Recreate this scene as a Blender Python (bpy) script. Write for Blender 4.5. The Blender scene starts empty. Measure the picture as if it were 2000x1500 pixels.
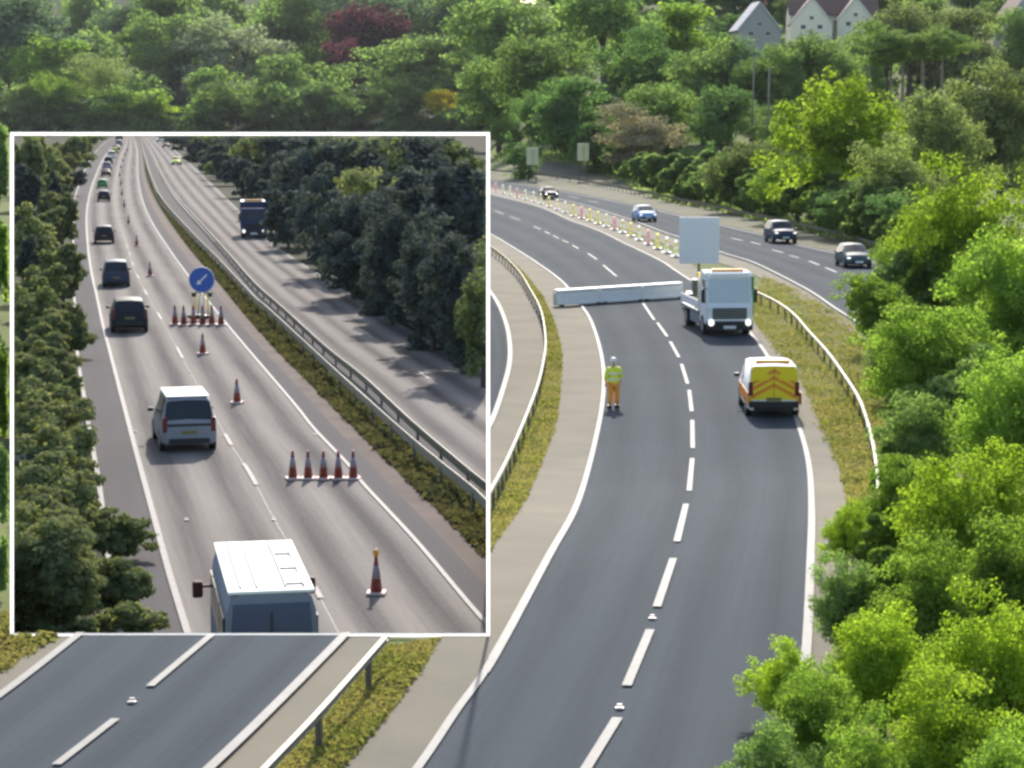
import bpy, bmesh, math, random
import numpy as np
from mathutils import Vector, Matrix
R = math.radians
scene = bpy.context.scene
# ------------------------------------------------------------------ camera, sky, sun, exposure
FPX, CAMH = 4300.0, 11.0
PITCH = math.atan(513.0 / FPX)
cam_d = bpy.data.cameras.new("camera")
cam = bpy.data.objects.new("camera", cam_d)
scene.collection.objects.link(cam)
scene.camera = cam
cam.location = (0, 0, CAMH)
cam.rotation_euler = (math.pi / 2 - PITCH, 0, 0)
cam_d.sensor_width = 36
cam_d.lens = 36 * FPX / 2000
cam_d.clip_start = 0.5
cam_d.clip_end = 6000
cam_d.dof.use_dof = False
world = bpy.data.worlds.new("World")
scene.world = world
world.use_nodes = True
SUN_EL, SUN_AZ = 33.0, 2.0          # ahead of the camera
wn = world.node_tree
bgn = wn.nodes["Background"]
sky = wn.nodes.new("ShaderNodeTexSky")
sky.sky_type = 'NISHITA'
sky.sun_disc = False
sky.sun_elevation = R(SUN_EL)
sky.sun_rotation = R(SUN_AZ)
sky.air_density = 1.0
sky.dust_density = 2.0
wn.links.new(sky.outputs[0], bgn.inputs[0])
bgn.inputs[1].default_value = 0.15
sd = bpy.data.lights.new("sun", 'SUN')
sd.energy = 4.6
sd.angle = R(0.9)
sd.color = (1.0, 0.95, 0.87)
sun = bpy.data.objects.new("sun", sd)
scene.collection.objects.link(sun)
sdir = Vector((math.sin(R(SUN_AZ)) * math.cos(R(SUN_EL)), math.cos(R(SUN_AZ)) * math.cos(R(SUN_EL)), math.sin(R(SUN_EL))))
sun.rotation_euler = sdir.to_track_quat('Z', 'Y').to_euler()
sun.location = (0, 60, 60)
scene.view_settings.view_transform = 'Standard'
scene.view_settings.look = 'None'
scene.view_settings.gamma = 1
scene.view_settings.use_curve_mapping = False
scene.view_settings.exposure = 0.75
scene.render.engine = 'CYCLES'
scene.cycles.pixel_filter_type = 'BLACKMAN_HARRIS'
scene.cycles.filter_width = 2.9
scene.cycles.max_bounces = 6
scene.cycles.transparent_max_bounces = 6

# ------------------------------------------------------------------ geometry of the view on the ground
CP, SP = math.cos(PITCH), math.sin(PITCH)
C0 = Vector((0, 0, CAMH))
def ray(px, py):
    cx, cy = (px - 1000) / FPX, (750 - py) / FPX
    return Vector((cx, CP + cy * SP, -SP + cy * CP))
def atY(px, py, Y):
    d = ray(px, py)
    return C0 + d * (Y / d.y)
def to_px(P):
    """array (n,3) -> px, py"""
    P = np.asarray(P, dtype=float)
    x, y, z = P[..., 0], P[..., 1], P[..., 2] - CAMH
    dep = y * CP - z * SP
    up = y * SP + z * CP
    return 1000 + FPX * x / dep, 750 - FPX * up / dep
def sst(a, b, t):
    t = min(1.0, max(0.0, (t - a) / (b - a)))
    return t * t * (3 - 2 * t)
RAISE = 2.45
def z_hill_left(Y):
    if Y < 350: return 0.0
    base = 0.009 * (Y - 350) * sst(350, 420, Y)
    if Y <= 940: return base
    Y = min(Y, 1560)
    h = 11 + ((Y - 940) / 2.2 - 13) / 4300 * Y
    return max(base, h)
def z_hill_right(Y):
    if Y < 390: return 0.0
    Y = min(Y, 800)
    return max(0.0, 11 + (237 - (350 - (Y - 400) * 1.0)) / 4300 * Y)
def z_main(px, Y):
    if Y < 75:
        return RAISE * (1 - sst(37, 75, Y))
    w = sst(940, 1080, px)
    return w * z_hill_right(Y) + (1 - w) * z_hill_left(Y)
def z_in(px, Y):
    return z_hill_left(Y)
def pxcol(X, Y, z=0):
    return 1000 + FPX * X / (Y * CP - (z - CAMH) * SP)
def cast(px, py, zf=z_main):
    d = ray(px, py)
    f = lambda Y: (CAMH + d.z / d.y * Y) - zf(px, Y)
    Y = 15.0; step = 1.0
    while f(Y) > 0 and Y < 2500:
        Y += step; step = max(1.0, Y * 0.01)
    lo, hi = Y - step * 1.1, Y
    for _ in range(30):
        m = (lo + hi) / 2
        if f(m) > 0: lo = m
        else: hi = m
    Y = (lo + hi) / 2
    p = C0 + d * (Y / d.y)
    return Vector((p.x, p.y, zf(px, Y)))
YE = cast(500, 1241).y               # the near road's far edge, where the white frame stands
# ------------------------------------------------------------------ naming, tagging
COL = scene.collection
def tag(o, label=None, cat=None, group=None, kind=None):
    if label: o['label'] = label
    if cat: o['category'] = cat
    if group: o['group'] = group
    if kind: o['kind'] = kind
    return o
def empty(name, loc, rz=0, **k):
    o = bpy.data.objects.new(name, None)
    COL.objects.link(o)
    o.location = loc
    o.rotation_euler = (0, 0, rz)
    o.empty_display_size = 0.3
    return tag(o, **k)
def link(name, me, mats=None, parent=None, **k):
    o = bpy.data.objects.new(name, me)
    COL.objects.link(o)
    if mats:
        for m in (mats if isinstance(mats, (list, tuple)) else [mats]):
            me.materials.append(m)
    if parent: o.parent = parent
    return tag(o, **k)
def copy_tree(o, parent=None):
    c = o.copy(); COL.objects.link(c)
    if parent: c.parent = parent
    for ch in o.children: copy_tree(ch, c)
    return c
# ------------------------------------------------------------------ materials
def mat(name, col, rough=0.8, metal=0.0, spec=0.5, noise=None, noise2=None, bump=0.0, coat=0.0, emit=None):
    """noise=(scale, colour2, contrast) mixes a second colour by noise in object/world position"""
    m = bpy.data.materials.new(name); m.use_nodes = True
    nt = m.node_tree; b = nt.nodes["Principled BSDF"]
    b.inputs["Base Color"].default_value = (*col, 1)
    b.inputs["Roughness"].default_value = rough
    b.inputs["Metallic"].default_value = metal
    b.inputs["Specular IOR Level"].default_value = spec
    b.inputs["Coat Weight"].default_value = coat
    if emit:
        b.inputs["Emission Color"].default_value = (*emit[0], 1)
        b.inputs["Emission Strength"].default_value = emit[1]
    src = None
    if noise or noise2 or bump:
        g = nt.nodes.new("ShaderNodeNewGeometry")
    prev = None
    for nz in (noise, noise2):
        if not nz: continue
        n = nt.nodes.new("ShaderNodeTexNoise"); n.inputs["Scale"].default_value = nz[0]
        n.inputs["Detail"].default_value = 6
        nt.links.new(g.outputs["Position"], n.inputs["Vector"])
        r = nt.nodes.new("ShaderNodeMapRange")
        r.inputs[1].default_value = 0.5 - nz[2]; r.inputs[2].default_value = 0.5 + nz[2]
        nt.links.new(n.outputs[0], r.inputs[0])
        mx = nt.nodes.new("ShaderNodeMix"); mx.data_type = 'RGBA'
        nt.links.new(r.outputs[0], mx.inputs[0])
        if prev is None: mx.inputs[6].default_value = (*col, 1)
        else: nt.links.new(prev, mx.inputs[6])
        mx.inputs[7].default_value = (*nz[1], 1)
        prev = mx.outputs[2]
    if prev is not None: nt.links.new(prev, b.inputs["Base Color"])
    if bump:
        n = nt.nodes.new("ShaderNodeTexNoise"); n.inputs["Scale"].default_value = 12
        n.inputs["Detail"].default_value = 5
        nt.links.new(g.outputs["Position"], n.inputs["Vector"])
        bp = nt.nodes.new("ShaderNodeBump"); bp.inputs["Strength"].default_value = bump
        bp.inputs["Distance"].default_value = 0.02
        nt.links.new(n.outputs[0], bp.inputs["Height"])
        nt.links.new(bp.outputs[0], b.inputs["Normal"])
    return m
def road_mat(name, col, dark, bands, patch, fine=0.25):
    """asphalt with tyre-worn bands running along the lane (UV x across, y along in metres)"""
    m = mat(name, col, 0.95, spec=0.03)
    nt = m.node_tree; b = nt.nodes["Principled BSDF"]
    uv = nt.nodes.new("ShaderNodeUVMap"); sx = nt.nodes.new("ShaderNodeSeparateXYZ")
    nt.links.new(uv.outputs[0], sx.inputs[0])
    g = nt.nodes.new("ShaderNodeNewGeometry")
    def noise(sc, det=5, vec=None, vs=None):
        n = nt.nodes.new("ShaderNodeTexNoise"); n.inputs["Scale"].default_value = sc; n.inputs["Detail"].default_value = det
        if vs:
            mp = nt.nodes.new("ShaderNodeMapping"); mp.inputs["Scale"].default_value = vs
            nt.links.new(uv.outputs[0], mp.inputs[0]); nt.links.new(mp.outputs[0], n.inputs[0])
        else: nt.links.new(g.outputs["Position"], n.inputs[0])
        return n.outputs[0]
    def math_(op, a, b_, clamp=False):
        n = nt.nodes.new("ShaderNodeMath"); n.operation = op; n.use_clamp = clamp
        for i, v in enumerate((a, b_)):
            if isinstance(v, (int, float)): n.inputs[i].default_value = v
            else: nt.links.new(v, n.inputs[i])
        return n.outputs[0]
    wob = math_('MULTIPLY', math_('SUBTRACT', noise(1, 2, vs=(0.4, 0.05, 1)), 0.5), 0.03)
    u = math_('ADD', sx.outputs[0], wob)
    # band = abs(sin(pi*bands*u)) sharpened, broken up along the way
    s = math_('ABSOLUTE', math_('SINE', math_('MULTIPLY', u, math.pi * bands), 0), 0)
    s = math_('POWER', s, 2.5)
    s = math_('MULTIPLY', s, math_('ADD', math_('MULTIPLY', noise(1, 3, vs=(6, 0.03, 1)), 0.9), 0.2))
    s = math_('ADD', math_('MULTIPLY', s, patch[0]), math_('MULTIPLY', noise(0.12, 4), patch[1]))
    s = math_('ADD', s, math_('MULTIPLY', math_('SUBTRACT', noise(1, 4, vs=(40, 0.12, 1)), 0.5), patch[2]))
    s = math_('ADD', s, math_('MULTIPLY', math_('SUBTRACT', noise(9, 6), 0.5), fine), True)
    mx = nt.nodes.new("ShaderNodeMix"); mx.data_type = 'RGBA'
    nt.links.new(s, mx.inputs[0])
    mx.inputs[6].default_value = (*col, 1); mx.inputs[7].default_value = (*dark, 1)
    nt.links.new(mx.outputs[2], b.inputs["Base Color"])
    bp = nt.nodes.new("ShaderNodeBump"); bp.inputs["Strength"].default_value = 0.25; bp.inputs["Distance"].default_value = 0.01
    nt.links.new(noise(25, 5), bp.inputs["Height"]); nt.links.new(bp.outputs[0], b.inputs["Normal"])
    return m
def leaf_mat(name, c1, c2, trans=0.5, tcol=None):
    m = bpy.data.materials.new(name); m.use_nodes = True
    nt = m.node_tree; nt.nodes.clear()
    out = nt.nodes.new("ShaderNodeOutputMaterial")
    at = nt.nodes.new("ShaderNodeAttribute"); at.attribute_name = "rnd"
    oi = nt.nodes.new("ShaderNodeObjectInfo")
    mx = nt.nodes.new("ShaderNodeMix"); mx.data_type = 'RGBA'
    mx.inputs[6].default_value = (*c1, 1); mx.inputs[7].default_value = (*c2, 1)
    nt.links.new(at.outputs["Fac"], mx.inputs[0])
    hs = nt.nodes.new("ShaderNodeHueSaturation")
    mr = nt.nodes.new("ShaderNodeMapRange"); mr.inputs[3].default_value = 0.80; mr.inputs[4].default_value = 1.2
    nt.links.new(oi.outputs["Random"], mr.inputs[0]); nt.links.new(mr.outputs[0], hs.inputs["Value"])
    nt.links.new(mx.outputs[2], hs.inputs["Color"])
    df = nt.nodes.new("ShaderNodeBsdfPrincipled"); df.inputs["Roughness"].default_value = 0.85
    df.inputs["Specular IOR Level"].default_value = 0.04
    tr = nt.nodes.new("ShaderNodeBsdfTranslucent")
    nt.links.new(hs.outputs[0], df.inputs["Base Color"])
    tm = nt.nodes.new("ShaderNodeMix"); tm.data_type = 'RGBA'; tm.blend_type = 'MULTIPLY'; tm.inputs[0].default_value = 1
    nt.links.new(hs.outputs[0], tm.inputs[6]); tm.inputs[7].default_value = (*(tcol or (1.5, 1.6, 0.6)), 1)
    nt.links.new(tm.outputs[2], tr.inputs[0])
    ms = nt.nodes.new("ShaderNodeMixShader"); ms.inputs[0].default_value = trans
    nt.links.new(df.outputs[0], ms.inputs[1]); nt.links.new(tr.outputs[0], ms.inputs[2])
    nt.links.new(ms.outputs[0], out.inputs[0])
    return m
M = {}
M['asphalt'] = road_mat('dark_asphalt', (0.078, 0.090, 0.102), (0.046, 0.054, 0.062), 4, (0.5, 0.65, 0.6), 0.45)
M['asphalt_near'] = road_mat('dark_asphalt_near', (0.078, 0.090, 0.102), (0.046, 0.054, 0.062), 4, (0.5, 0.65, 0.6), 0.45)
M['asphalt_in'] = road_mat('worn_tarmac', (0.235, 0.215, 0.195), (0.090, 0.083, 0.082), 4, (1.15, 0.25, 0.6), 0.6)
M['shoulder_in'] = road_mat('shoulder_tarmac', (0.120, 0.112, 0.112), (0.072, 0.068, 0.070), 1, (0.171, 0.512, 0.341))
M['tanstrip_in'] = mat('tan_strip', (0.143, 0.110, 0.096), 0.9, spec=0.05, noise=(0.5, (0.094, 0.076, 0.070), 0.2))
M['concrete'] = mat('concrete_strip', (0.232, 0.209, 0.154), 0.9, spec=0.05, noise=(0.35, (0.144, 0.138, 0.109), 0.2), noise2=(6, (0.180, 0.162, 0.134), 0.5), bump=0.3)
M['grass'] = mat('verge_grass', (0.13, 0.17, 0.055), 0.95, spec=0.05, noise=(0.55, (0.18, 0.135, 0.065), 0.14), noise2=(5, (0.075, 0.12, 0.035), 0.35), bump=0.6)
M['hill'] = mat('woodland_floor', (0.035, 0.055, 0.018), 0.95, spec=0.05, noise=(0.2, (0.02, 0.035, 0.012), 0.2))
M['bank'] = mat('gravel_bank', (0.194, 0.176, 0.144), 0.95, spec=0.05, noise=(0.3, (0.122, 0.130, 0.079), 0.2))
M['dark_floor'] = mat('dark_woodland_floor', (0.03, 0.035, 0.028), 0.95, spec=0.05, noise=(0.8, (0.045, 0.05, 0.025), 0.2))  # darker ground colour for the framed place
M['white_line'] = mat('road_paint', (0.235, 0.230, 0.222), 0.7, spec=0.2, noise=(2.2, (0.172, 0.168, 0.160), 0.14), noise2=(14, (0.203, 0.199, 0.191), 0.32))
M['white_line_in'] = mat('worn_road_paint', (0.211, 0.198, 0.198), 0.7, spec=0.2, noise=(4, (0.151, 0.138, 0.133), 0.3))
M['galv'] = mat('galvanised_steel', (0.20, 0.20, 0.155), 0.6, 0.2, noise=(1.5, (0.210, 0.203, 0.161), 0.2))
M['galv_dark'] = mat('post_steel', (0.10, 0.095, 0.085), 0.6, 0.3)
M['white_paint'] = mat('white_paint', (0.90, 0.89, 0.85), 0.45, noise=(3, (0.78, 0.77, 0.72), 0.3))
M['frame_white'] = mat('frame_white', (0.95, 0.95, 0.93), 0.6, emit=None)
def translucent_white():
    m = bpy.data.materials.new('opal_white_acrylic'); m.use_nodes = True; nt = m.node_tree; nt.nodes.clear()
    o = nt.nodes.new("ShaderNodeOutputMaterial"); a = nt.nodes.new("ShaderNodeBsdfDiffuse"); t = nt.nodes.new("ShaderNodeBsdfTranslucent")
    x = nt.nodes.new("ShaderNodeMixShader"); x.inputs[0].default_value = 0.6
    a.inputs[0].default_value = (0.97, 0.97, 0.96, 1); t.inputs[0].default_value = (0.97, 0.97, 0.97, 1)
    nt.links.new(a.outputs[0], x.inputs[1]); nt.links.new(t.outputs[0], x.inputs[2]); nt.links.new(x.outputs[0], o.inputs[0]); return m
M['frame_white'] = translucent_white()
M['black'] = mat('black_plastic', (0.015, 0.015, 0.018), 0.5)
M['rubber'] = mat('tyre_rubber', (0.02, 0.02, 0.02), 0.85)
M['rim'] = mat('wheel_alloy', (0.35, 0.35, 0.36), 0.35, 0.7)
M['glass'] = mat('car_glass', (0.02, 0.025, 0.032), 0.22, 0.0, 0.35)
M['glass_pale'] = mat('pale_glass', (0.50, 0.57, 0.55), 0.12, 0.0, 0.9)
M['red_light'] = mat('tail_light', (0.13, 0.012, 0.012), 0.3)
M['lamp'] = mat('headlight', (0.85, 0.85, 0.82), 0.15, emit=((1, 0.97, 0.9), 0.7))
M['plate_y'] = mat('plate_yellow', (0.20, 0.17, 0.05), 0.5)
M['plate_w'] = mat('plate_white', (0.8, 0.8, 0.78), 0.5)
M['hivis'] = mat('hi_vis_yellow', (0.88, 0.90, 0.08), 0.75, noise=(14, (0.75, 0.80, 0.06), 0.3))
M['hivis_o'] = mat('hi_vis_orange', (0.95, 0.50, 0.07), 0.75, noise=(14, (0.75, 0.24, 0.04), 0.3))
M['yellow'] = mat('van_yellow', (0.95, 0.72, 0.01), 0.45)
M['orange'] = mat('chevron_orange', (0.85, 0.27, 0.02), 0.5)
M['red_or'] = mat('cone_red', (0.30, 0.05, 0.035), 0.6, noise=(9, (0.20, 0.035, 0.03), 0.3))
M['cone_white'] = mat('cone_white', (0.30, 0.25, 0.28), 0.5)
M['amber'] = mat('amber_lens', (0.85, 0.35, 0.03), 0.3)
M['blue'] = mat('sign_blue', (0.03, 0.10, 0.42), 0.45)
M['skin'] = mat('skin', (0.45, 0.27, 0.19), 0.6)
M['bark'] = mat('bark', (0.10, 0.085, 0.065), 0.9, noise=(6, (0.05, 0.045, 0.035), 0.3))
M['bark_pale'] = mat('pale_bark', (0.33, 0.30, 0.24), 0.9, noise=(4, (0.18, 0.16, 0.12), 0.3))
M['beige'] = mat('pale_post', (0.62, 0.60, 0.36), 0.6)
def paint(name, c, r=0.42): return mat(name, c, 0.62, 0.0, 0.15)
for k, c in dict(charcoal=(0.025, 0.03, 0.04), slate=(0.05, 0.07, 0.11), greysilver=(0.26, 0.27, 0.30), silver=(0.26, 0.27, 0.30), white=(0.86, 0.86, 0.84), navy=(0.03, 0.045, 0.10),
                 skyblue=(0.32, 0.48, 0.72), teal=(0.06, 0.10, 0.11), lime=(0.55, 0.68, 0.10), maroon=(0.10, 0.035, 0.035), lilac=(0.34, 0.28, 0.42),
                 green=(0.05, 0.33, 0.09), vanwhite=(0.88, 0.87, 0.85), busgrey=(0.20, 0.23, 0.30)).items():
    M['p_' + k] = paint('paint_' + k, c)
# foliage: main wood, bright side bushes, framed place leaves with backlit shade painted into their darker colours
L = {}
L['bright'] = leaf_mat('leaf_bright', (0.123, 0.205, 0.040), (0.285, 0.381, 0.086), 0.58, (1.4, 1.55, 0.75))
L['lime'] = leaf_mat('leaf_lime', (0.162, 0.250, 0.030), (0.351, 0.450, 0.070), 0.58, (1.4, 1.5, 0.7))
L['mid'] = leaf_mat('leaf_mid', (0.121, 0.194, 0.067), (0.265, 0.344, 0.133), 0.58, (1.35, 1.5, 0.85))
L['dark'] = leaf_mat('leaf_dark', (0.084, 0.156, 0.060), (0.180, 0.282, 0.102), 0.52, (1.35, 1.5, 0.85))
L['bluegreen'] = leaf_mat('leaf_bluegreen', (0.09, 0.145, 0.09), (0.17, 0.235, 0.14), 0.5, (1.2, 1.35, 0.9))
L['pale'] = leaf_mat('leaf_pale', (0.275, 0.341, 0.176), (0.550, 0.583, 0.374), 0.5, (1.1, 1.15, 0.9))
L['olive'] = leaf_mat('leaf_olive', (0.15, 0.20, 0.08), (0.28, 0.32, 0.13), 0.52, (1.3, 1.4, 0.85))
L['copper'] = leaf_mat('leaf_copper', (0.11, 0.045, 0.06), (0.22, 0.09, 0.10), 0.45, (1.4, 0.9, 0.9))
L['gold'] = leaf_mat('leaf_gold', (0.38, 0.36, 0.03), (0.62, 0.52, 0.07), 0.55, (1.4, 1.3, 0.6))
L['brown'] = leaf_mat('leaf_brown', (0.22, 0.22, 0.13), (0.38, 0.36, 0.24), 0.45, (1.2, 1.1, 0.8))
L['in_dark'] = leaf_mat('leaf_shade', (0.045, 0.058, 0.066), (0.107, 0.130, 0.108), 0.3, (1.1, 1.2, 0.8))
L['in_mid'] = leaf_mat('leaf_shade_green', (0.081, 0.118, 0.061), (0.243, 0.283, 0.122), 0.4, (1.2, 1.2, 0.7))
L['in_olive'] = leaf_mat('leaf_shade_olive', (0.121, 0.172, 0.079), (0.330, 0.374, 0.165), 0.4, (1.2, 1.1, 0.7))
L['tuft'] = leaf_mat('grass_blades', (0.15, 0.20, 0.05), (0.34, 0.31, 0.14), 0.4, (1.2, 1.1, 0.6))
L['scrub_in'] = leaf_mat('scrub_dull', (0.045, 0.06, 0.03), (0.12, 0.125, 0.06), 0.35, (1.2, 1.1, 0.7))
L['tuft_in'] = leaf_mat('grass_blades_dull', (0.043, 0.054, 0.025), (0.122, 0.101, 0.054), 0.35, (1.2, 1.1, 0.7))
# ------------------------------------------------------------------ mesh helpers
def mesh_from(verts, faces, uvs=None, name='mesh'):
    me = bpy.data.meshes.new(name)
    me.from_pydata([tuple(v) for v in verts], [], faces)
    me.update()
    return me
def WL(px):      # plane of one image column, through the camera: (point, normal pointing right)
    c = (px - 1000) / FPX
    return C0, Vector((1, -c * CP, c * SP))
def clip(me, planes):
    """keep the side the normal points to"""
    bm = bmesh.new(); bm.from_mesh(me)
    for co, no in planes:
        bmesh.ops.bisect_plane(bm, geom=bm.verts[:] + bm.edges[:] + bm.faces[:], plane_co=co, plane_no=no, clear_inner=True)
    bm.to_mesh(me); bm.free(); me.update()
    return me
P_IN = [WL(23), (WL(954)[0], -WL(954)[1]), (Vector((0, YE + 0.12, 0)), Vector((0, 1, 0)))]
P_RIGHT = [WL(954.5)]
P_NEAR = [(Vector((0, YE, 0)), Vector((0, -1, 0)))]
def resample(pl, n):
    pl = [Vector((p[0], p[1])) for p in pl]
    # smooth by Catmull-Rom then even steps
    pts = []
    for i in range(len(pl) - 1):
        p0 = pl[max(0, i - 1)]; p1 = pl[i]; p2 = pl[i + 1]; p3 = pl[min(len(pl) - 1, i + 2)]
        for k in range(12):
            t = k / 12
            pts.append(0.5 * ((2 * p1) + (p2 - p0) * t + (2 * p0 - 5 * p1 + 4 * p2 - p3) * t * t + (3 * p1 - p0 - 3 * p2 + p3) * t ** 3))
    pts.append(pl[-1])
    d = [0]
    for a, b in zip(pts, pts[1:]): d.append(d[-1] + (b - a).length)
    out = []; j = 0
    for i in range(n):
        s = d[-1] * i / (n - 1)
        while j < len(d) - 2 and d[j + 1] < s: j += 1
        f = (s - d[j]) / max(1e-9, d[j + 1] - d[j])
        out.append(pts[j].lerp(pts[j + 1], min(1, f)))
    return out
def ribbon(A, B, dz, zf=z_main, n=90, nu=6):
    a = [cast(p.x, p.y, zf) for p in resample(A, n)]
    b = [cast(p.x, p.y, zf) for p in resample(B, n)]
    vs, uv, fs = [], [], []
    s = 0
    for i in range(n):
        if i: s += ((a[i] + b[i]) / 2 - (a[i - 1] + b[i - 1]) / 2).length
        for j in range(nu + 1):
            p = a[i].lerp(b[i], j / nu)
            p.z = zf(pxcol(p.x, p.y), p.y) + dz
            vs.append(p); uv.append((j / nu, s))
    for i in range(n - 1):
        for j in range(nu):
            k = i * (nu + 1) + j
            fs.append((k, k + 1, k + nu + 2, k + nu + 1))
    me = mesh_from(vs, fs)
    # face up
    if me.polygons[len(me.polygons) // 2].normal.z < 0:
        me.flip_normals()
    ul = me.uv_layers.new(name='UVMap')
    for l in me.loops: ul.data[l.index].uv = uv[l.vertex_index]
    me.shade_smooth()
    return me
def line_ribbon(A, w, dz, zf=z_main, n=90, t0=0, t1=1):
    a = [cast(p.x, p.y, zf) for p in resample(A, n)]
    vs, fs = [], []
    for i in range(n):
        t = (a[min(n - 1, i + 1)] - a[max(0, i - 1)]); t.z = 0; t.normalize()
        nrm = Vector((-t.y, t.x, 0)) * w / 2
        for sgn in (1, -1):
            p = a[i] + nrm * sgn; p.z = zf(pxcol(p.x, p.y), p.y) + dz; vs.append(p)
    for i in range(n - 1): fs.append((2 * i, 2 * i + 2, 2 * i + 3, 2 * i + 1))
    me = mesh_from(vs, fs)
    if me.polygons and me.polygons[0].normal.z < 0: me.flip_normals()
    return me
def join(mes):
    bm = bmesh.new()
    for m in mes: bm.from_mesh(m)
    me = bpy.data.meshes.new('mesh'); bm.to_mesh(me); bm.free()
    return me
def struct(name, me, m):
    return link(name, me, m, kind='structure')
class MB:
    """collects shapes into one mesh"""
    def __init__(s): s.bm = bmesh.new()
    def box(s, c, size, rot=None, bev=0.0, mi=0):
        g = bmesh.ops.create_cube(s.bm, size=1)['verts']
        bmesh.ops.scale(s.bm, vec=size, verts=g)
        if bev:
            es = list({e for v in g for e in v.link_edges})
            r = bmesh.ops.bevel(s.bm, geom=es, offset=bev, segments=2, affect='EDGES', profile=0.6)
            g = [v for v in r['verts']]
            g = list({v for v in g} | {v for f in r['faces'] for v in f.verts})
        if rot: bmesh.ops.rotate(s.bm, verts=g, cent=(0, 0, 0), matrix=rot)
        bmesh.ops.translate(s.bm, verts=g, vec=c)
        for f in {f for v in g for f in v.link_faces}: f.material_index = mi
        return s
    def cyl(s, p0, p1, r0, r1=None, n=12, cap=True, mi=0):
        p0, p1 = Vector(p0), Vector(p1); r1 = r0 if r1 is None else r1
        d = p1 - p0; q = d.to_track_quat('Z', 'Y').to_matrix().to_4x4()
        q.translation = (p0 + p1) / 2
        g = bmesh.ops.create_cone(s.bm, cap_ends=cap, segments=n, radius1=r0, radius2=max(r1, 1e-4), depth=d.length, matrix=q)['verts']
        for f in {f for v in g for f in v.link_faces}: f.material_index = mi; f.smooth = len(f.verts) == 4
        return s
    def sph(s, c, r, sc=(1, 1, 1), n=10, mi=0):
        g = bmesh.ops.create_uvsphere(s.bm, u_segments=n, v_segments=max(6, n // 2 + 2), radius=r)['verts']
        bmesh.ops.scale(s.bm, vec=sc, verts=g); bmesh.ops.translate(s.bm, vec=c, verts=g)
        for f in {f for v in g for f in v.link_faces}: f.smooth = True; f.material_index = mi
        return s
    def prism(s, pts, d, axis='y', mi=0):
        """polygon pts (2-D) extruded along an axis from d[0] to d[1]"""
        def P(a, b, t): return {'y': (a, t, b), 'x': (t, a, b), 'z': (a, b, t)}[axis]
        v0 = [s.bm.verts.new(P(a, b, d[0])) for a, b in pts]; v1 = [s.bm.verts.new(P(a, b, d[1])) for a, b in pts]
        n = len(pts)
        fs = [s.bm.faces.new(v0), s.bm.faces.new(list(reversed(v1)))]
        for i in range(n): fs.append(s.bm.faces.new((v0[i], v1[i], v1[(i + 1) % n], v0[(i + 1) % n])))
        for f in fs: f.material_index = mi
        bmesh.ops.recalc_face_normals(s.bm, faces=fs)
        return s
    def build(s, name, mats, parent=None, **k):
        me = bpy.data.meshes.new(name); s.bm.to_mesh(me); s.bm.free()
        return link(name, me, mats, parent, **k)
# ================================================================== THE SETTING
def ground_sheet(cols, rows, zf, dz=0.0):
    vs, fs = [], []
    for Y in rows:
        for c in cols:
            z = zf(c, Y)
            d = Y * CP - (z - CAMH) * SP
            vs.append(((c - 1000) / FPX * d, Y, z + dz))
    n = len(cols)
    for i in range(len(rows) - 1):
        for j in range(n - 1):
            k = i * n + j
            fs.append((k, k + 1, k + n + 1, k + n))
    me = mesh_from(vs, fs); me.shade_smooth(); return me
def geo(a, b, n): return [a * (b / a) ** (i / (n - 1)) for i in range(n)]
near_rows = [12 + (YE - 12) * i / 24 for i in range(25)]
mid_rows = [YE + (80 - YE) * i / 40 for i in range(41)] + geo(82, 938, 60)
far_rows = geo(938, 3200, 60)
c_left = [-2600, -1800, -1000, -600, -300, -100, 0, 22]
c_right = [955, 975, 1000, 1030, 1060, 1100, 1150, 1250, 1400, 1600, 1900, 2300, 2800, 3600, 5200]
c_all = c_left + [27 + i * 50 for i in range(1, 19)] + c_right
sheets = [ground_sheet(c_all, near_rows, z_main, -0.05), ground_sheet(c_left, mid_rows, z_main, -0.05),
          ground_sheet(c_right, mid_rows, z_main, -0.05)]
# retaining faces where the near road stands above the lower carriageways
def skirt(pts):
    vs = []; fs = []
    for p in pts: vs += [(p[0], p[1], p[2] - 0.05), (p[0], p[1], -0.5)]
    for i in range(len(pts) - 1): fs.append((2 * i, 2 * i + 1, 2 * i + 3, 2 * i + 2))
    return mesh_from(vs, fs)
def gp(c, Y):
    z = z_main(c, Y); return ((c - 1000) / FPX * (Y * CP - (z - CAMH) * SP), Y, z)
sheets.append(skirt([gp(c, YE) for c in [22] + [27 + i * 50 for i in range(1, 19)] + [955]]))
sheets.append(skirt([gp(22, Y) for Y in mid_rows if Y < 80])); sheets.append(skirt([gp(955, Y) for Y in mid_rows if Y < 80]))
struct('ground', join(sheets), M['grass'])
struct('hillside', ground_sheet(c_all, far_rows, z_main, -0.05), M['hill'])
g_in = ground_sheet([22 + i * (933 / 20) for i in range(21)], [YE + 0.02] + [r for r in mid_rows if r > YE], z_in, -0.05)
struct('woodland_floor', g_in, M['dark_floor'])
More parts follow.
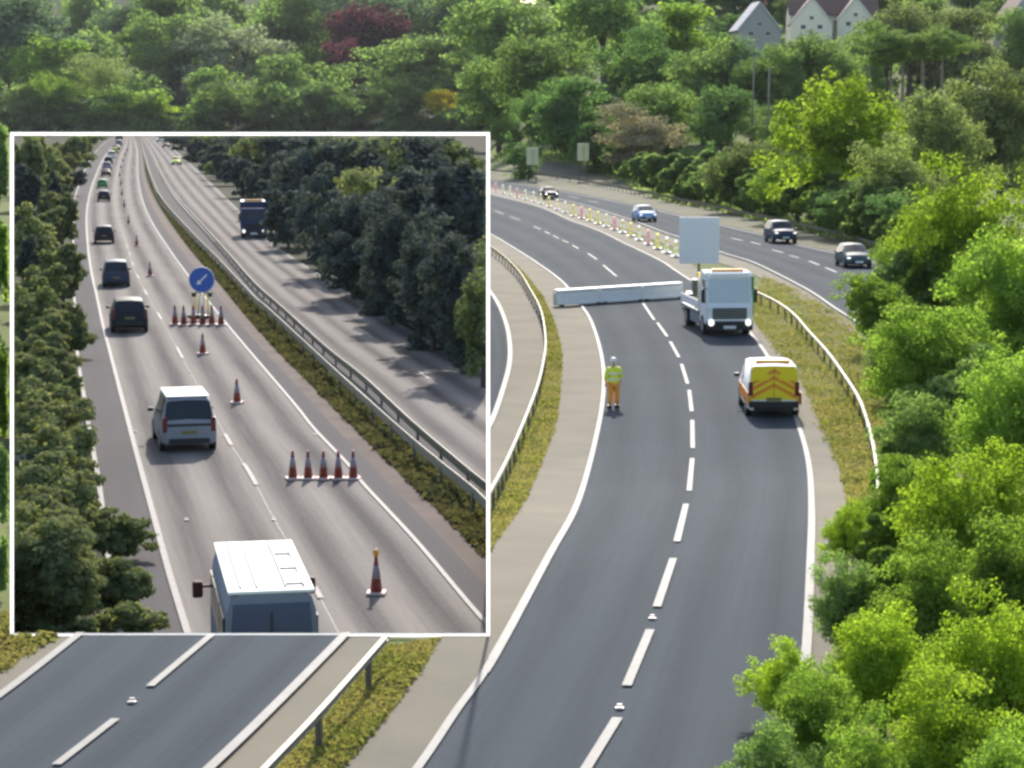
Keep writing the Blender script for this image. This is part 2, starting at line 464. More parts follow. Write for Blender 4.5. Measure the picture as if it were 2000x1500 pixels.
# woodland floor under the big wood on the right and behind
Lm = [(560, 1840), (700, 1660), (820, 1500), (890, 1396), (960, 1296), (1071, 1092), (1127, 988), (1164, 857), (1179, 764), (1175, 697), (1156, 632), (1134, 596), (1100, 553), (1050, 515), (1000, 483), (958, 458), (900, 430)]
Rm = [(1440, 1840), (1500, 1660), (1540, 1500), (1566, 1340), (1576, 1260), (1583, 1100), (1585, 990), (1578, 900), (1553, 815), (1512, 720), (1468, 655), (1400, 585), (1320, 530), (1290, 510), (1220, 476), (1180, 456), (1140, 440), (1116, 432), (1052, 404), (960, 380), (900, 362)]
T2 = [(1600, 1840), (1640, 1660), (1660, 1500), (1668, 1340), (1670, 1260), (1666, 1100), (1655, 990), (1638, 915), (1602, 828), (1562, 742), (1522, 690), (1478, 637), (1405, 560), (1330, 503), (1298, 490), (1230, 458), (1190, 442), (1150, 428), (1120, 419), (1054, 394), (962, 370), (900, 352)]
Gm = [(480, 1700), (667, 1498), (768, 1378), (859, 1246), (920, 1140), (977, 1044), (1022, 980), (1063, 887), (1085, 820), (1097, 708), (1089, 652), (1068, 595), (1045, 560), (1010, 520), (955, 480), (900, 440)]
Bm = [(330, 1700), (523, 1498), (624, 1392), (749, 1248), (860, 1110), (959, 958), (996, 887), (1044, 771), (1061, 708), (1065, 663), (1056, 607), (1033, 562), (1013, 530), (985, 502), (955, 480), (900, 445)]
E2 = [(200, 1700), (418, 1498), (528, 1392), (672, 1246), (760, 1150)]
E1 = [(-450, 1680), (-200, 1502), (0, 1363), (155, 1243), (260, 1160)]
S_line = [(860, 1000), (910, 905), (957, 831), (985, 753), (996, 700), (992, 648), (977, 603), (957, 570), (930, 540), (900, 515)]
S_bar = [(900, 1050), (925, 1010), (959, 958), (996, 887), (1044, 771), (1061, 708), (1065, 663), (1056, 607), (1033, 562), (1013, 530), (985, 502), (955, 480)]
KnA = [(1790, 710), (1700, 650), (1632, 607), (1590, 578), (1551, 556), (1500, 530), (1462, 513), (1416, 499), (1340, 472), (1290, 455), (1240, 436), (1160, 410), (1080, 390), (960, 366), (900, 355)]
KfA = [(1990, 600), (1850, 556), (1720, 515), (1637, 494), (1572, 480), (1520, 467), (1483, 456), (1405, 437), (1340, 422), (1280, 408), (1200, 391), (1100, 372), (960, 350), (900, 342)]
BankB = [(2000, 560), (1850, 522), (1720, 486), (1637, 461), (1572, 446), (1510, 430), (1470, 422), (1389, 403), (1289, 385), (1200, 345), (1130, 318), (1060, 308), (955, 310), (900, 312)]
def lower(pl, dx=0, dy=0): return [(x + dx, y + dy) for x, y in pl]
struct('carriageway', clip(ribbon(Lm, Rm, 0.02, n=300, nu=16), P_RIGHT), M['asphalt'])
nm = ribbon(Lm, Rm, 0.02, n=300, nu=16)
struct('carriageway', clip(clip(nm, P_NEAR), [(WL(954.5)[0], -WL(954.5)[1])]), M['asphalt'])
struct('carriageway', clip(ribbon(E1, E2, 0.02, n=60), P_NEAR), M['asphalt_near'])
struct('carriageway', clip(ribbon(KnA, KfA, 0.02, n=120), P_RIGHT), M['asphalt'])
struct('carriageway', clip(ribbon([(780, 1000), (850, 831), (900, 700), (860, 570), (800, 515)], S_line, 0.02, n=60), P_RIGHT), M['asphalt'])
strips = [clip(ribbon(Gm, Lm, 0.0, n=160), P_RIGHT), clip(clip(ribbon(Gm, Lm, 0.0, n=160), P_NEAR), [(WL(954.5)[0], -WL(954.5)[1])]),
          clip(ribbon(Rm, T2, 0.0, n=160), P_RIGHT),
          clip(ribbon(E2, [(340, 1700), (530, 1498), (631, 1392), (755, 1248), (850, 1150)], 0.0, n=50), P_NEAR),
          clip(ribbon(lower(E1, -48, -18), E1, 0.0, n=50), P_NEAR),
          clip(ribbon(S_line, S_bar, 0.0, n=80), P_RIGHT),
          clip(ribbon(lower(KnA, -12, 14), KnA, -0.008, n=100), P_RIGHT)]
struct('hard_strip', join(strips), M['concrete'])
struct('gravel_verge', clip(ribbon(KfA, BankB, 0.0, n=100), P_RIGHT), M['bank'])
marks = [clip(line_ribbon(Lm, 0.16, 0.055, n=220), P_RIGHT), clip(clip(line_ribbon(Lm, 0.13, 0.055, n=220), P_NEAR), [(WL(954.5)[0], -WL(954.5)[1])]),
         clip(line_ribbon(Rm, 0.16, 0.055, n=220), P_RIGHT), clip(line_ribbon(E1, 0.15, 0.055), P_NEAR), clip(line_ribbon(E2, 0.16, 0.055), P_NEAR),
         clip(line_ribbon(S_line, 0.2, 0.055), P_RIGHT), clip(line_ribbon(lower(KfA, -1, 3), 0.16, 0.055, n=140), P_RIGHT), clip(line_ribbon(lower(KnA, 1, -3), 0.16, 0.055, n=140), P_RIGHT)]
DASH = [((1100, 1580), (1206, 1408)), ((1224, 1345), (1270, 1235)), ((1283, 1190), (1315, 1095)), ((1322, 1062), (1340, 988)), ((1346, 962), (1352, 898)),
        ((1353, 878), (1352, 823)), ((1351, 806), (1346, 764)), ((1343, 752), (1331, 713)), ((1326, 700), (1309, 669)), ((1303, 659), (1284, 632)),
        ((1278, 627), (1256, 594)), ((1204, 541), (1178, 519)), ((1166, 508), (1148, 496)), ((1130, 487), (1118, 480)), ((1110, 475), (1098, 470)), ((1092, 467), (1080, 461)),
        ((1074, 458), (1064, 453)), ((1056, 449), (1042, 443)), ((1016, 431), (996, 424)), ((984, 419), (966, 412))]
DN = [((110, 1500), (226, 1410)), ((-60, 1632), (30, 1565)), ((293, 1346), (412, 1246))]
DF = [((1428, 466), (1450, 471)), ((1466, 474), (1486, 479)), ((1508, 489), (1530, 495)), ((1542, 500), (1560, 505)), ((1580, 511), (1600, 519)), ((1612, 524), (1634, 533)), ((1380, 455), (1396, 458)), ((1150, 393), (1170, 397)), ((1110, 384), (1130, 388))]
for d in DASH: marks.append(line_ribbon(d, 0.15, 0.055, n=8))
for d in DN: marks.append(line_ribbon(d, 0.13, 0.055, n=8))
for d in DF: marks.append(line_ribbon(d, 0.2, 0.055, n=6))
struct('road_markings', join(marks), M['white_line'])

# ---- the framed place: a worn tarmac dual carriageway running away beyond the white frame
L0 = [(262, 1330), (235, 1235), (213, 1100), (194, 950), (176, 850), (160, 750), (152, 700), (146, 600), (143, 500), (145, 400), (150, 374), (164, 336), (180, 306), (198, 284), (222, 268), (236, 262)]
L1 = [(395, 1330), (365, 1235), (330, 1120), (300, 1010), (270, 900), (241, 790), (215, 690), (202, 640), (189, 580), (178, 530), (171, 476), (169, 418), (176, 376), (186, 346), (202, 310), (224, 284), (238, 270), (246, 262)]
Dl = [(706, 1330), (664, 1245), (620, 1160), (577, 1085), (535, 1016), (490, 930), (452, 872), (412, 800), (370, 726), (343, 676), (311, 618), (283, 570), (262, 525), (248, 480), (237, 447), (226, 406), (225, 370), (231, 334), (243, 298), (249, 276), (252, 262)]
R1 = [(1060, 1330), (948, 1219), (816, 1063), (708, 946), (684, 914), (614, 840), (576, 792), (480, 679), (420, 606), (363, 533), (332, 490), (298, 437), (279, 394), (270, 346), (269, 298), (262, 272), (258, 262)]
G0 = [(1200, 1330), (948, 1092), (870, 1012), (792, 936), (720, 866), (660, 806), (586, 732), (538, 684), (480, 619), (420, 546), (372, 490), (330, 434), (302, 390), (284, 346), (278, 298), (270, 272), (263, 262)]
Bi = [(1330, 1330), (1100, 1128), (950, 985), (924, 960), (823, 878), (720, 787), (634, 708), (523, 605), (500, 586), (428, 509), (380, 461), (320, 394), (298, 351), (284, 310), (276, 281), (268, 262)]
Ei = [(1460, 1330), (1100, 1068), (948, 953), (880, 897), (800, 828), (710, 744), (640, 688), (552, 608), (500, 562), (452, 508), (400, 450), (345, 390), (315, 345), (298, 306), (284, 280), (272, 262)]
Fi = [(2060, 1330), (1500, 1020), (1100, 800), (950, 722), (816, 655), (690, 580), (580, 510), (530, 474), (488, 436), (452, 398), (406, 353), (368, 317), (332, 286), (308, 270), (296, 262)]
PYS = [237 + 47300 / z for z in geo(44.2, 1840, 150)]
def xs_at(pl):
    q = resample(pl, 500)
    ys = np.array([p.y for p in q]); xs = np.array([p.x for p in q]); o = np.argsort(ys)
    return np.interp(PYS, ys[o], xs[o])
def rib_y(A, B, dz, fa=0.0, fb=1.0, nu=8, w0=None):
    xa, xb = xs_at(A), xs_at(B)
    vs, uv, fs = [], [], []
    s = 0; prev = None
    for i, py in enumerate(PYS):
        p0 = cast(xa[i], py, z_in); p1 = cast(xb[i], py, z_in)
        a = p0.lerp(p1, fa); b = p0.lerp(p1, fb)
        mid = (a + b) / 2
        if prev is not None: s += (mid - prev).length
        prev = mid
        for j in range(nu + 1):
            p = a.lerp(b, j / nu); p.z += dz
            vs.append(p); uv.append((j / nu, s))
    for i in range(len(PYS) - 1):
        for j in range(nu):
            k = i * (nu + 1) + j
            fs.append((k, k + 1, k + nu + 2, k + nu + 1))
    me = mesh_from(vs, fs)
    ul = me.uv_layers.new(name='UVMap')
    for l in me.loops: ul.data[l.index].uv = uv[l.vertex_index]
    return clip(me, P_IN)
def in_line(pl, w, dz, y0=1330, y1=262):
    x = xs_at(pl); pts = [(x[i], py) for i, py in enumerate(PYS)]
    if y0 < 1330 or y1 > 262:
        ys = np.array(PYS)[::-1]; xx = x[::-1]
        pts = [(float(np.interp(t, ys, xx)), t) for t in np.linspace(y0, y1, 6)]
    vs, fs = [], []
    a = [cast(q[0], q[1], z_in) for q in pts]
    for i in range(len(a)):
        t = a[min(len(a) - 1, i + 1)] - a[max(0, i - 1)]; t.z = 0; t.normalize()
        nr = Vector((-t.y, t.x, 0)) * w / 2
        for sg in (1, -1): p = a[i] + nr * sg; p.z += dz; vs.append(p)
    for i in range(len(a) - 1): fs.append((2 * i, 2 * i + 1, 2 * i + 3, 2 * i + 2))
    return clip(mesh_from(vs, fs), P_IN)
struct('worn_carriageway', rib_y(L1, R1, 0.02), M['asphalt_in'])
struct('worn_carriageway', rib_y(Ei, Fi, 0.02), M['asphalt_in'])
struct('hard_shoulder', join([rib_y(L0, L1, 0.02), rib_y(R1, G0, 0.02, 0, 0.55), rib_y(Bi, Ei, 0.02)]), M['shoulder_in'])
struct('tan_shoulder', rib_y(R1, G0, 0.02, 0.55, 1.0), M['tanstrip_in'])
mk = [in_line(L0, 0.15, 0.04), in_line(L1, 0.16, 0.055), in_line(R1, 0.12, 0.055), in_line(Ei, 0.13, 0.055), in_line(Fi, 0.10, 0.055)]
for y0, y1 in [(1172, 1150), (950, 908), (872, 850), (702, 680), (626, 612), (578, 567), (545, 538), (520, 514), (500, 495), (484, 480), (468, 465), (455, 453), (442, 440)]:
    mk.append(in_line(Dl, 0.14, 0.055, y0, y1))
mk.append(in_line(Dl, 0.03, 0.030))
def seg_in(p, q, w=0.16):
    a, b = cast(*p, z_in), cast(*q, z_in)
    t = (b - a).normalized(); nr = Vector((-t.y, t.x, 0)) * w / 2
    return mesh_from([a + nr + Vector((0, 0, .04)), a - nr + Vector((0, 0, .04)), b - nr + Vector((0, 0, .04)), b + nr + Vector((0, 0, .04))], [(0, 1, 2, 3)])
for p, q in [((838, 741), (804, 716)), ((727, 661), (704, 645)), ((646, 601), (634, 593)), ((596, 566), (587, 560))]:
    mk.append(seg_in(p, q))
struct('road_markings', join(mk), M['white_line_in'])

# ---- studs
def stud(p, zf, r, lab):
    c = cast(*p, zf)
    m = MB(); m.cyl((0, 0, 0), (0, 0, 0.02), r, r * 0.85, 10); m.box((0, 0, 0.055), (r * 1.0, r * 0.7, 0.03), bev=0.006)
    o = m.build('road_stud', M['cone_white'], None, label=lab, cat='road stud')
    o.location = c + Vector((0, 0, 0.03)); return o
for p, lab in [((535, 1018), 'bright road stud on the lane line just behind the grey minibus'), ((370, 728), 'bright road stud on the lane line beside the row of single cones'),
               ((263, 845), 'bright road stud inside the left edge line beside the silver people carrier'), ((616, 851), 'bright road stud by the inner edge line above the row of five cones'),
               ((364, 1018), 'small pale stud on the left lane below the shadow of the silver people carrier'), ((456, 655), 'pale road stud by the inner edge line to the right of the cone cluster')]:
    o = stud(p, z_in, 0.08, lab); o['group'] = 'road studs on the worn tarmac'
for p, lab in [((258, 1376), 'road stud between two lane dashes at the bottom left'), ((1210, 1388), 'road stud low on the centre line of the dark carriageway'),
               ((1274, 1212), 'road stud on the centre line in the middle of the dark carriageway')]:
    o = stud(p, z_main, 0.08, lab); o['group'] = 'road studs on the dark asphalt'

# ---- safety barriers: a beam with its posts
def barrier(name, pl, zf, h, label, spacing=3.2, keep=None, post_to=400, beam_m=None, n=160, bs=1.0, group=None):
    a = [cast(p.x, p.y, lambda c, Y: zf(c, Y) + h) for p in resample(pl, n)]
    root = empty(name, (a[0].x, a[0].y, zf(500, a[0].y)), 0, label=label, cat='safety barrier', group=group)
    inv = Vector(root.location)
    prof = [(0.0, 0.15), (0.05, 0.11), (0.05, 0.05), (0.0, 0.02), (0.0, -0.02), (0.05, -0.05), (0.05, -0.11), (0.0, -0.15), (-0.02, -0.15), (-0.02, 0.15)]
    prof = [(x, z * bs) for x, z in prof]
    vs, fs = [], []
    for i, p in enumerate(a):
        t = a[min(n - 1, i + 1)] - a[max(0, i - 1)]; t.z = 0; t.normalize(); nr = Vector((t.y, -t.x, 0))
        for x, z in prof: vs.append(p + nr * x + Vector((0, 0, z)) - inv)
    k = len(prof)
    for i in range(n - 1):
        for j in range(k):
            fs.append((i * k + j, i * k + (j + 1) % k, (i + 1) * k + (j + 1) % k, (i + 1) * k + j))
    me = mesh_from(vs, fs)
    if keep: clip_l = [(Vector(co) - inv, no) for co, no in keep]; clip(me, clip_l)
    link('beam', me, beam_m or M['galv'], root)
    pm = MB(); pm.box((0, 0, -h / 2), (0.08, 0.12, h), bev=0.01)
    pme = bpy.data.meshes.new('post'); pm.bm.to_mesh(pme); pm.bm.free(); pme.materials.append(M['galv_dark'])
    s = 0; nxt = spacing * 0.5; cnt = 0
    for i in range(1, n):
        L_ = (a[i] - a[i - 1]).length
        while s + L_ > nxt:
            p = a[i - 1].lerp(a[i], (nxt - s) / L_)
            ok = p.y < post_to and all((p - Vector(co)).dot(no) > 0 for co, no in (keep or []))
            if ok and cnt < 90:
                o = bpy.data.objects.new('post', pme); COL.objects.link(o); o.parent = root
                t = a[i] - a[i - 1]
                o.location = p - inv; o.rotation_euler = (0, 0, math.atan2(t.y, t.x) + math.pi / 2); cnt += 1
            nxt += spacing
        s += L_
    return root
BR = [(1440, 556), (1480, 572), (1520, 592), (1552, 616), (1580, 648), (1616, 688), (1648, 732), (1676, 776), (1692, 816), (1708, 880), (1716, 950), (1718, 1040)]
barrier('safety_barrier', BR, z_main, 0.62, 'curved steel safety barrier in the grass to the right of the yellow backed van', keep=P_RIGHT, bs=0.5)
barrier('safety_barrier', S_bar, z_main, 0.62, 'curved steel safety barrier on the grass reserve left of the worker in yellow', keep=P_RIGHT, bs=0.5)
barrier('safety_barrier', [(230, 1800), (330, 1700), (523, 1498), (624, 1392), (753, 1247)], z_main, 0.5, 'steel safety barrier on dark posts along the concrete strip at the bottom', keep=P_NEAR, bs=0.42)
FR = [(2000, 548), (1850, 512), (1720, 478), (1637, 455), (1572, 440), (1510, 426), (1470, 418), (1389, 401), (1289, 381), (1200, 364), (1100, 346), (958, 332)]
barrier('safety_barrier', FR, z_main, 0.7, 'low rusty looking barrier on the far verge behind the four cars', spacing=4, keep=P_RIGHT, beam_m=M['bank'])
Bi2 = [p for p in Bi if p[1] < 1200]
barrier('safety_barrier', Bi2, z_in, 0.62, 'long steel barrier beside the scrubby reserve between the two worn carriageways', spacing=4.8, keep=P_IN, post_to=330, n=240)
# second, outer beam of the inner reserve
Ei2 = [(x, y) for x, y in Ei if y < 1200]
barrier('safety_barrier', [(x + 2, y - 2) for x, y in Ei2], z_in, 0.40, 'thin rail nearest the oncoming worn carriageway, right of the long steel barrier', spacing=4.8, keep=P_IN, post_to=200, n=240)

# ---- the white frame standing on the far edge of the raised near road
pb = cast(500, 1240.5)
Dp = (pb - C0).dot(Vector((0, CP, -SP))) - 0.06
def on_plane(px, py):
    d = ray(px, py); return C0 + d * (Dp / 1.0)
k4 = [on_plane(23.2, 1240), on_plane(953.5, 1240), on_plane(953.5, 260.8), on_plane(23.2, 260.8)]
m = MB(); W_ = 6.6 / FPX * Dp
Rx = Matrix.Rotation(-(math.pi / 2 - (math.pi / 2 - PITCH)), 4, 'X')
inv = Vector(((k4[0].x + k4[1].x) / 2, k4[0].y, k4[0].z))
rotm = Matrix.Rotation(PITCH, 3, 'X')
root = empty('picture_frame', inv, 0, label='thin white square frame standing on the near road edge around the worn tarmac motorway', cat='frame')
upv = Vector((0, SP, CP)); rt = Vector((1, 0, 0))
wd = (k4[1] - k4[0]).length; ht = (k4[3] - k4[0]).length
for c, size in (((k4[0] + k4[1]) / 2, (wd + W_, 0.05, W_)), ((k4[2] + k4[3]) / 2, (wd + W_, 0.05, W_)),
                ((k4[0] + k4[3]) / 2, (W_, 0.05, ht - W_)), ((k4[1] + k4[2]) / 2, (W_, 0.05, ht - W_))):
    sx_, sz_ = size[0] / 2, size[2] / 2
    m = MB(); q = [(-sx_, -sz_), (sx_, -sz_), (sx_, sz_), (-sx_, sz_)]
    f_ = [m.bm.verts.new((a, 0, b)) for a, b in q]; bk = [m.bm.verts.new((a, 0.02, b)) for a, b in q]
    m.bm.faces.new(f_)
    for i in range(4): m.bm.faces.new((f_[i], bk[i], bk[(i + 1) % 4], f_[(i + 1) % 4]))
    o = m.build('rail', M['frame_white'], root); o.location = c - inv; o.rotation_euler = (-PITCH, 0, 0)
# ================================================================== TREES AND PLANTS
def leaf_mesh(name, pos, nrm, size, rnd, rng, shape='kite'):
    """one small bent leaf (or leaf cluster) per point"""
    n = len(pos)
    nrm = nrm / np.maximum(1e-6, np.linalg.norm(nrm, axis=1, keepdims=True))
    a = rng.normal(size=(n, 3)); u = np.cross(nrm, a); u /= np.maximum(1e-6, np.linalg.norm(u, axis=1, keepdims=True))
    v = np.cross(nrm, u)
    s = (size * rng.uniform(0.6, 1.35, n))[:, None]
    L_, W_ = s, s * 0.62
    p0 = pos - u * L_; p1 = pos + v * W_ - nrm * s * 0.25 - u * L_ * 0.1; p2 = pos + u * L_ - nrm * s * 0.35; p3 = pos - v * W_ - nrm * s * 0.25 + u * L_ * 0.1
    V = np.stack([p0, p1, p2, p3], 1).reshape(-1, 3)
    F = np.arange(n * 4, dtype=np.int32)
    me = bpy.data.meshes.new(name)
    me.vertices.add(n * 4); me.vertices.foreach_set('co', V.ravel().astype(np.float32))
    me.loops.add(n * 4); me.loops.foreach_set('vertex_index', F)
    me.polygons.add(n); me.polygons.foreach_set('loop_start', np.arange(0, n * 4, 4, dtype=np.int32)); me.polygons.foreach_set('loop_total', np.full(n, 4, dtype=np.int32))
    me.update(calc_edges=True)
    at = me.attributes.new('rnd', 'FLOAT', 'FACE'); at.data.foreach_set('value', rnd.astype(np.float32))
    return me
def crown_points(rng, n, blobs=18, ellip=(1, 1, 1), inner=0.10, droop=0.0, blob_r=(0.26, 0.46), up=0.55, subs=9):
    """points on clumps of twigs set on larger limbs that fill an uneven crown; z from -1 to 1"""
    big = max(6, blobs // 3)
    cs, rs = [], []
    for i in range(big):
        d = rng.normal(size=3); d /= np.linalg.norm(d); d[2] = d[2] * 0.95 + 0.08
        cs.append(d * rng.uniform(0.28, 0.62)); rs.append(rng.uniform(0.30, 0.50))
    cs.append(np.zeros(3)); rs.append(0.45)
    cs, rs = np.array(cs), np.array(rs)
    sc, sr, sb = [], [], []
    for i in range(len(cs)):
        for q in range(subs if blobs < 30 else subs + 8):
            d = rng.normal(size=3); d /= np.linalg.norm(d)
            sc.append(cs[i] + d * rs[i] * rng.uniform(0.6, 1.08)); sr.append(rng.uniform(0.09, 0.2) * (0.8 if blobs >= 30 else 1)); sb.append(rng.uniform(0, 1))
    sc, sr, sb = np.array(sc), np.array(sr), np.array(sb)
    w = sr ** 2; w /= w.sum()
    k = rng.choice(len(sc), n, p=w)
    d = rng.normal(size=(n, 3)); d /= np.linalg.norm(d, axis=1, keepdims=True)
    flat = np.array([1.25, 1.25, 0.8])
    rad = sr[k] * np.sqrt(rng.uniform(0.25, 1.25, n))
    P = sc[k] + d * flat * rad[:, None]
    m = rng.random(n) < inner
    P[m] *= rng.uniform(0.3, 0.9, (m.sum(), 1))
    N = d * 0.7 + P * 0.5 + rng.normal(0, 0.45, (n, 3)); N[:, 2] += up
    rnd = np.clip(sb[k] * 0.4 + rng.random(n) * 0.6, 0, 1)
    return P * np.array(ellip), N, rnd, (cs * np.array(ellip), rs)
def trunk_mesh(rng, cs, base=-1.9, r=0.09, limbs=6):
    m = MB()
    pts = [Vector((0, 0, base)), Vector((rng.uniform(-.04, .04), rng.uniform(-.04, .04), base * 0.5)), Vector((rng.uniform(-.08, .08), rng.uniform(-.08, .08), -0.2)), Vector((0, 0, 0.55))]
    rr = [r, r * 0.75, r * 0.55, r * 0.15]
    for i in range(3): m.cyl(pts[i], pts[i + 1], rr[i], rr[i + 1], 8, cap=False)
    for i in range(min(limbs, len(cs))):
        t = rng.uniform(0.2, 0.9); a = pts[1].lerp(pts[2], t)
        m.cyl(a, Vector(cs[i]) * 0.95, r * 0.32, r * 0.06, 6, cap=False)
    me = bpy.data.meshes.new('trunk'); m.bm.to_mesh(me); m.bm.free()
    return me
PROTO = {}
def proto(kind, i):
    key = (kind, i)
    if key in PROTO: return PROTO[key]
    rng = np.random.default_rng(100 + i * 7 + len(kind))
    n, ls, bl, kw = {'far': (9500, 0.030, 22, {}), 'mid': (15000, 0.026, 28, {}), 'airy': (8500, 0.022, 24, dict(inner=0.3)),
                     'near': (34000, 0.021, 46, dict(blob_r=(0.17, 0.34))), 'bushy': (20000, 0.025, 34, dict(blob_r=(0.2, 0.36)))}[kind]
    P, N, rnd, (cs, rs) = crown_points(rng, n, bl, **kw)
    me = leaf_mesh('crown', P, N, np.full(n, ls), rnd, rng)
    tm = trunk_mesh(rng, cs)
    tm.materials.append(M['bark']); me.materials.append(L['mid'])
    PROTO[key] = (me, tm); return PROTO[key]
SEQ = [0]
def tree(px, ytop, wpx, Y, leaf, kind, label, low=0.25, name='broadleaf_tree', bark='bark', zf=z_main, group=None, cat='tree', ry=1.0, base_z=None):
    """crown top at picture row ytop, crown wpx wide at distance Y; low = where the crown begins, as a share of the height"""
    SEQ[0] += 1
    i = SEQ[0] % 5
    cm, tm = proto(kind, i)
    top = atY(px, ytop, Y)
    gz = zf(px, Y) if base_z is None else base_z
    dep = Y * CP - (top.z - CAMH) * SP
    rx = wpx / 2 / FPX * dep
    H = max(1.0, top.z - gz)
    z0 = gz + H * low
    rz = (top.z - z0) / 2
    cz = (top.z + z0) / 2
    root = empty(name, (top.x, Y, gz), label=label, cat=cat, group=group)
    rot = random.Random(SEQ[0]).uniform(0, 6.28)
    c = bpy.data.objects.new('crown', cm); COL.objects.link(c); c.parent = root
    c.location = (0, 0, cz - gz); c.scale = (rx * 1.02, rx * ry, rz * 1.04); c.rotation_euler = (0, 0, rot)
    c.material_slots[0].link = 'OBJECT'; c.material_slots[0].material = L[leaf]
    t = bpy.data.objects.new('trunk', tm); COL.objects.link(t); t.parent = root
    t.location = (0, 0, cz - gz); s = (cz - gz) / 1.9; t.scale = (max(rx * .6, 0.5), max(rx * .6, 0.5), s)
    t.material_slots[0].link = 'OBJECT'; t.material_slots[0].material = M[bark]
    return root
# ---- the wooded hillside above the white frame: (px, top row, width, distance, leaf, kind, label)
HT = [
 (40, -40, 260, 1330, 'bluegreen', 'far', 'hazy blue green tree in the very top left corner of the wood'),
 (330, -70, 260, 1400, 'mid', 'far', 'green tree at the skyline left of the cream flowering tree'),
 (250, -20, 130, 1300, 'bluegreen', 'far', 'narrow dark blue green tree between the yellow green one and the tall green one'),
 (560, -70, 240, 1420, 'mid', 'far', 'green tree at the top edge behind the cream flowering tree'),
 (790, -80, 260, 1400, 'bluegreen', 'far', 'dull green tree at the top edge above the dark red beech'),
 (920, -60, 240, 1380, 'mid', 'far', 'rounded green tree at the top edge right of the dark red beech'),
 (120, 40, 190, 1260, 'bright', 'far', 'yellow green tree near the top left corner'),
 (15, 40, 150, 1220, 'mid', 'far', 'mid green tree at the left edge near the top'),
 (345, 10, 200, 1240, 'mid', 'far', 'tall even green tree left of the cream flowering tree'),
 (470, 2, 215, 1230, 'pale', 'far', 'cream flowering tree high in the wood'),
 (705, -10, 210, 1230, 'copper', 'far', 'dark purple upper crown of the copper beech pair'),
 (665, 50, 150, 1180, 'copper', 'far', 'dark red copper beech in the middle of the wood'),
 (640, -30, 120, 1290, 'mid', 'far', 'green tree behind the left shoulder of the copper beech'),
 (215, 90, 150, 1180, 'olive', 'airy', 'greyish olive thin tree below the narrow blue green tree'),
 (90, 125, 150, 1160, 'bright', 'far', 'light green tree with cream tips at the left'),
 (405, 125, 110, 1150, 'mid', 'far', 'dark green tree at the foot of the cream flowering tree'),
 (545, 75, 165, 1140, 'mid', 'far', 'broad green tree in front of the cream flowering tree'),
 (800, 30, 210, 1160, 'mid', 'far', 'large rounded green tree right of the copper beech'),
 (920, 60, 170, 1130, 'dark', 'far', 'deep green tree above the golden shrub'),
 (30, 150, 150, 1110, 'olive', 'airy', 'thin olive tree at the left edge above the frame corner'),
 (630, 150, 150, 1090, 'mid', 'far', 'green tree below the copper beech'),
 (150, 185, 190, 1060, 'olive', 'far', 'olive green tree at the left above the frame'),
 (290, 165, 110, 1075, 'pale', 'airy', 'pale sparse shrub behind the yellow green mound'),
 (450, 150, 170, 1070, 'mid', 'far', 'green tree in the wood right of the yellow green mound'),
 (770, 130, 140, 1080, 'mid', 'far', 'rounded green tree left of the golden shrub'),
 (560, 165, 180, 1040, 'mid', 'far', 'green tree standing just above the middle of the frame'),
 (240, 160, 240, 1020, 'lime', 'far', 'big yellow green mound shaped tree above the left of the frame'),
 (400, 215, 150, 1010, 'dark', 'far', 'dark green tree low above the frame right of the yellow green mound'),
 (60, 215, 160, 1000, 'olive', 'far', 'low olive tree touching the left end of the frame top'),
 (690, 180, 170, 1010, 'mid', 'far', 'low green tree above the frame left of the golden shrub'),
 (865, 168, 125, 985, 'gold', 'far', 'golden yellow shrub above the right end of the frame'),
 (790, 200, 120, 990, 'bright', 'far', 'fresh green bush at the left foot of the golden shrub'),
 (935, 170, 110, 1000, 'dark', 'far', 'dark green tree right of the golden shrub'),
 (560, 225, 200, 975, 'dark', 'far', 'dark low tree along the middle of the frame top'),
 (330, 225, 120, 970, 'olive', 'airy', 'thin low shrub on the frame top right of the yellow green mound'),
]
for q_, (px_, yt_, w_, lf_, t_) in enumerate([(30, 226, 130, 'olive', 'olive'), (125, 222, 120, 'mid', 'mid green'), (210, 228, 110, 'bright', 'bright green'), (300, 224, 120, 'lime', 'yellow green'), (385, 228, 110, 'mid', 'mid green'), (465, 222, 120, 'bright', 'fresh green'),
        (545, 228, 120, 'mid', 'soft green'), (625, 224, 120, 'mid', 'plain green'), (700, 228, 110, 'bright', 'light green'), (775, 226, 100, 'mid', 'dull green'), (925, 226, 90, 'mid', 'leafy green')]):
    HT.append((px_, yt_, w_, 960, lf_, 'far', f'{t_} bush peeping over the frame top, {("first", "second", "third", "fourth", "fifth", "sixth", "seventh", "eighth", "ninth", "tenth", "eleventh")[q_]} from the left'))
for px, yt, w, Y, lf, kd, lab in HT:
    br = max(yt + w * (0.75 if lf in ('copper', 'gold') or 'cream flowering tree high' in lab else 0.95) + (38 if lf in ('copper', 'gold') or 'cream flowering tree high' in lab else 0), 18); br = min(br, 262 if br > 230 else br)
    tree(px, yt, w * ((1.25 if 'cream flow' in lab or lf in ('copper', 'gold') else 1.42) if br < 256 else 1.02), max(cast(min(px, 930), br).y, 948), lf, kd, lab, low=0.0, group='trees of the wooded hillside')
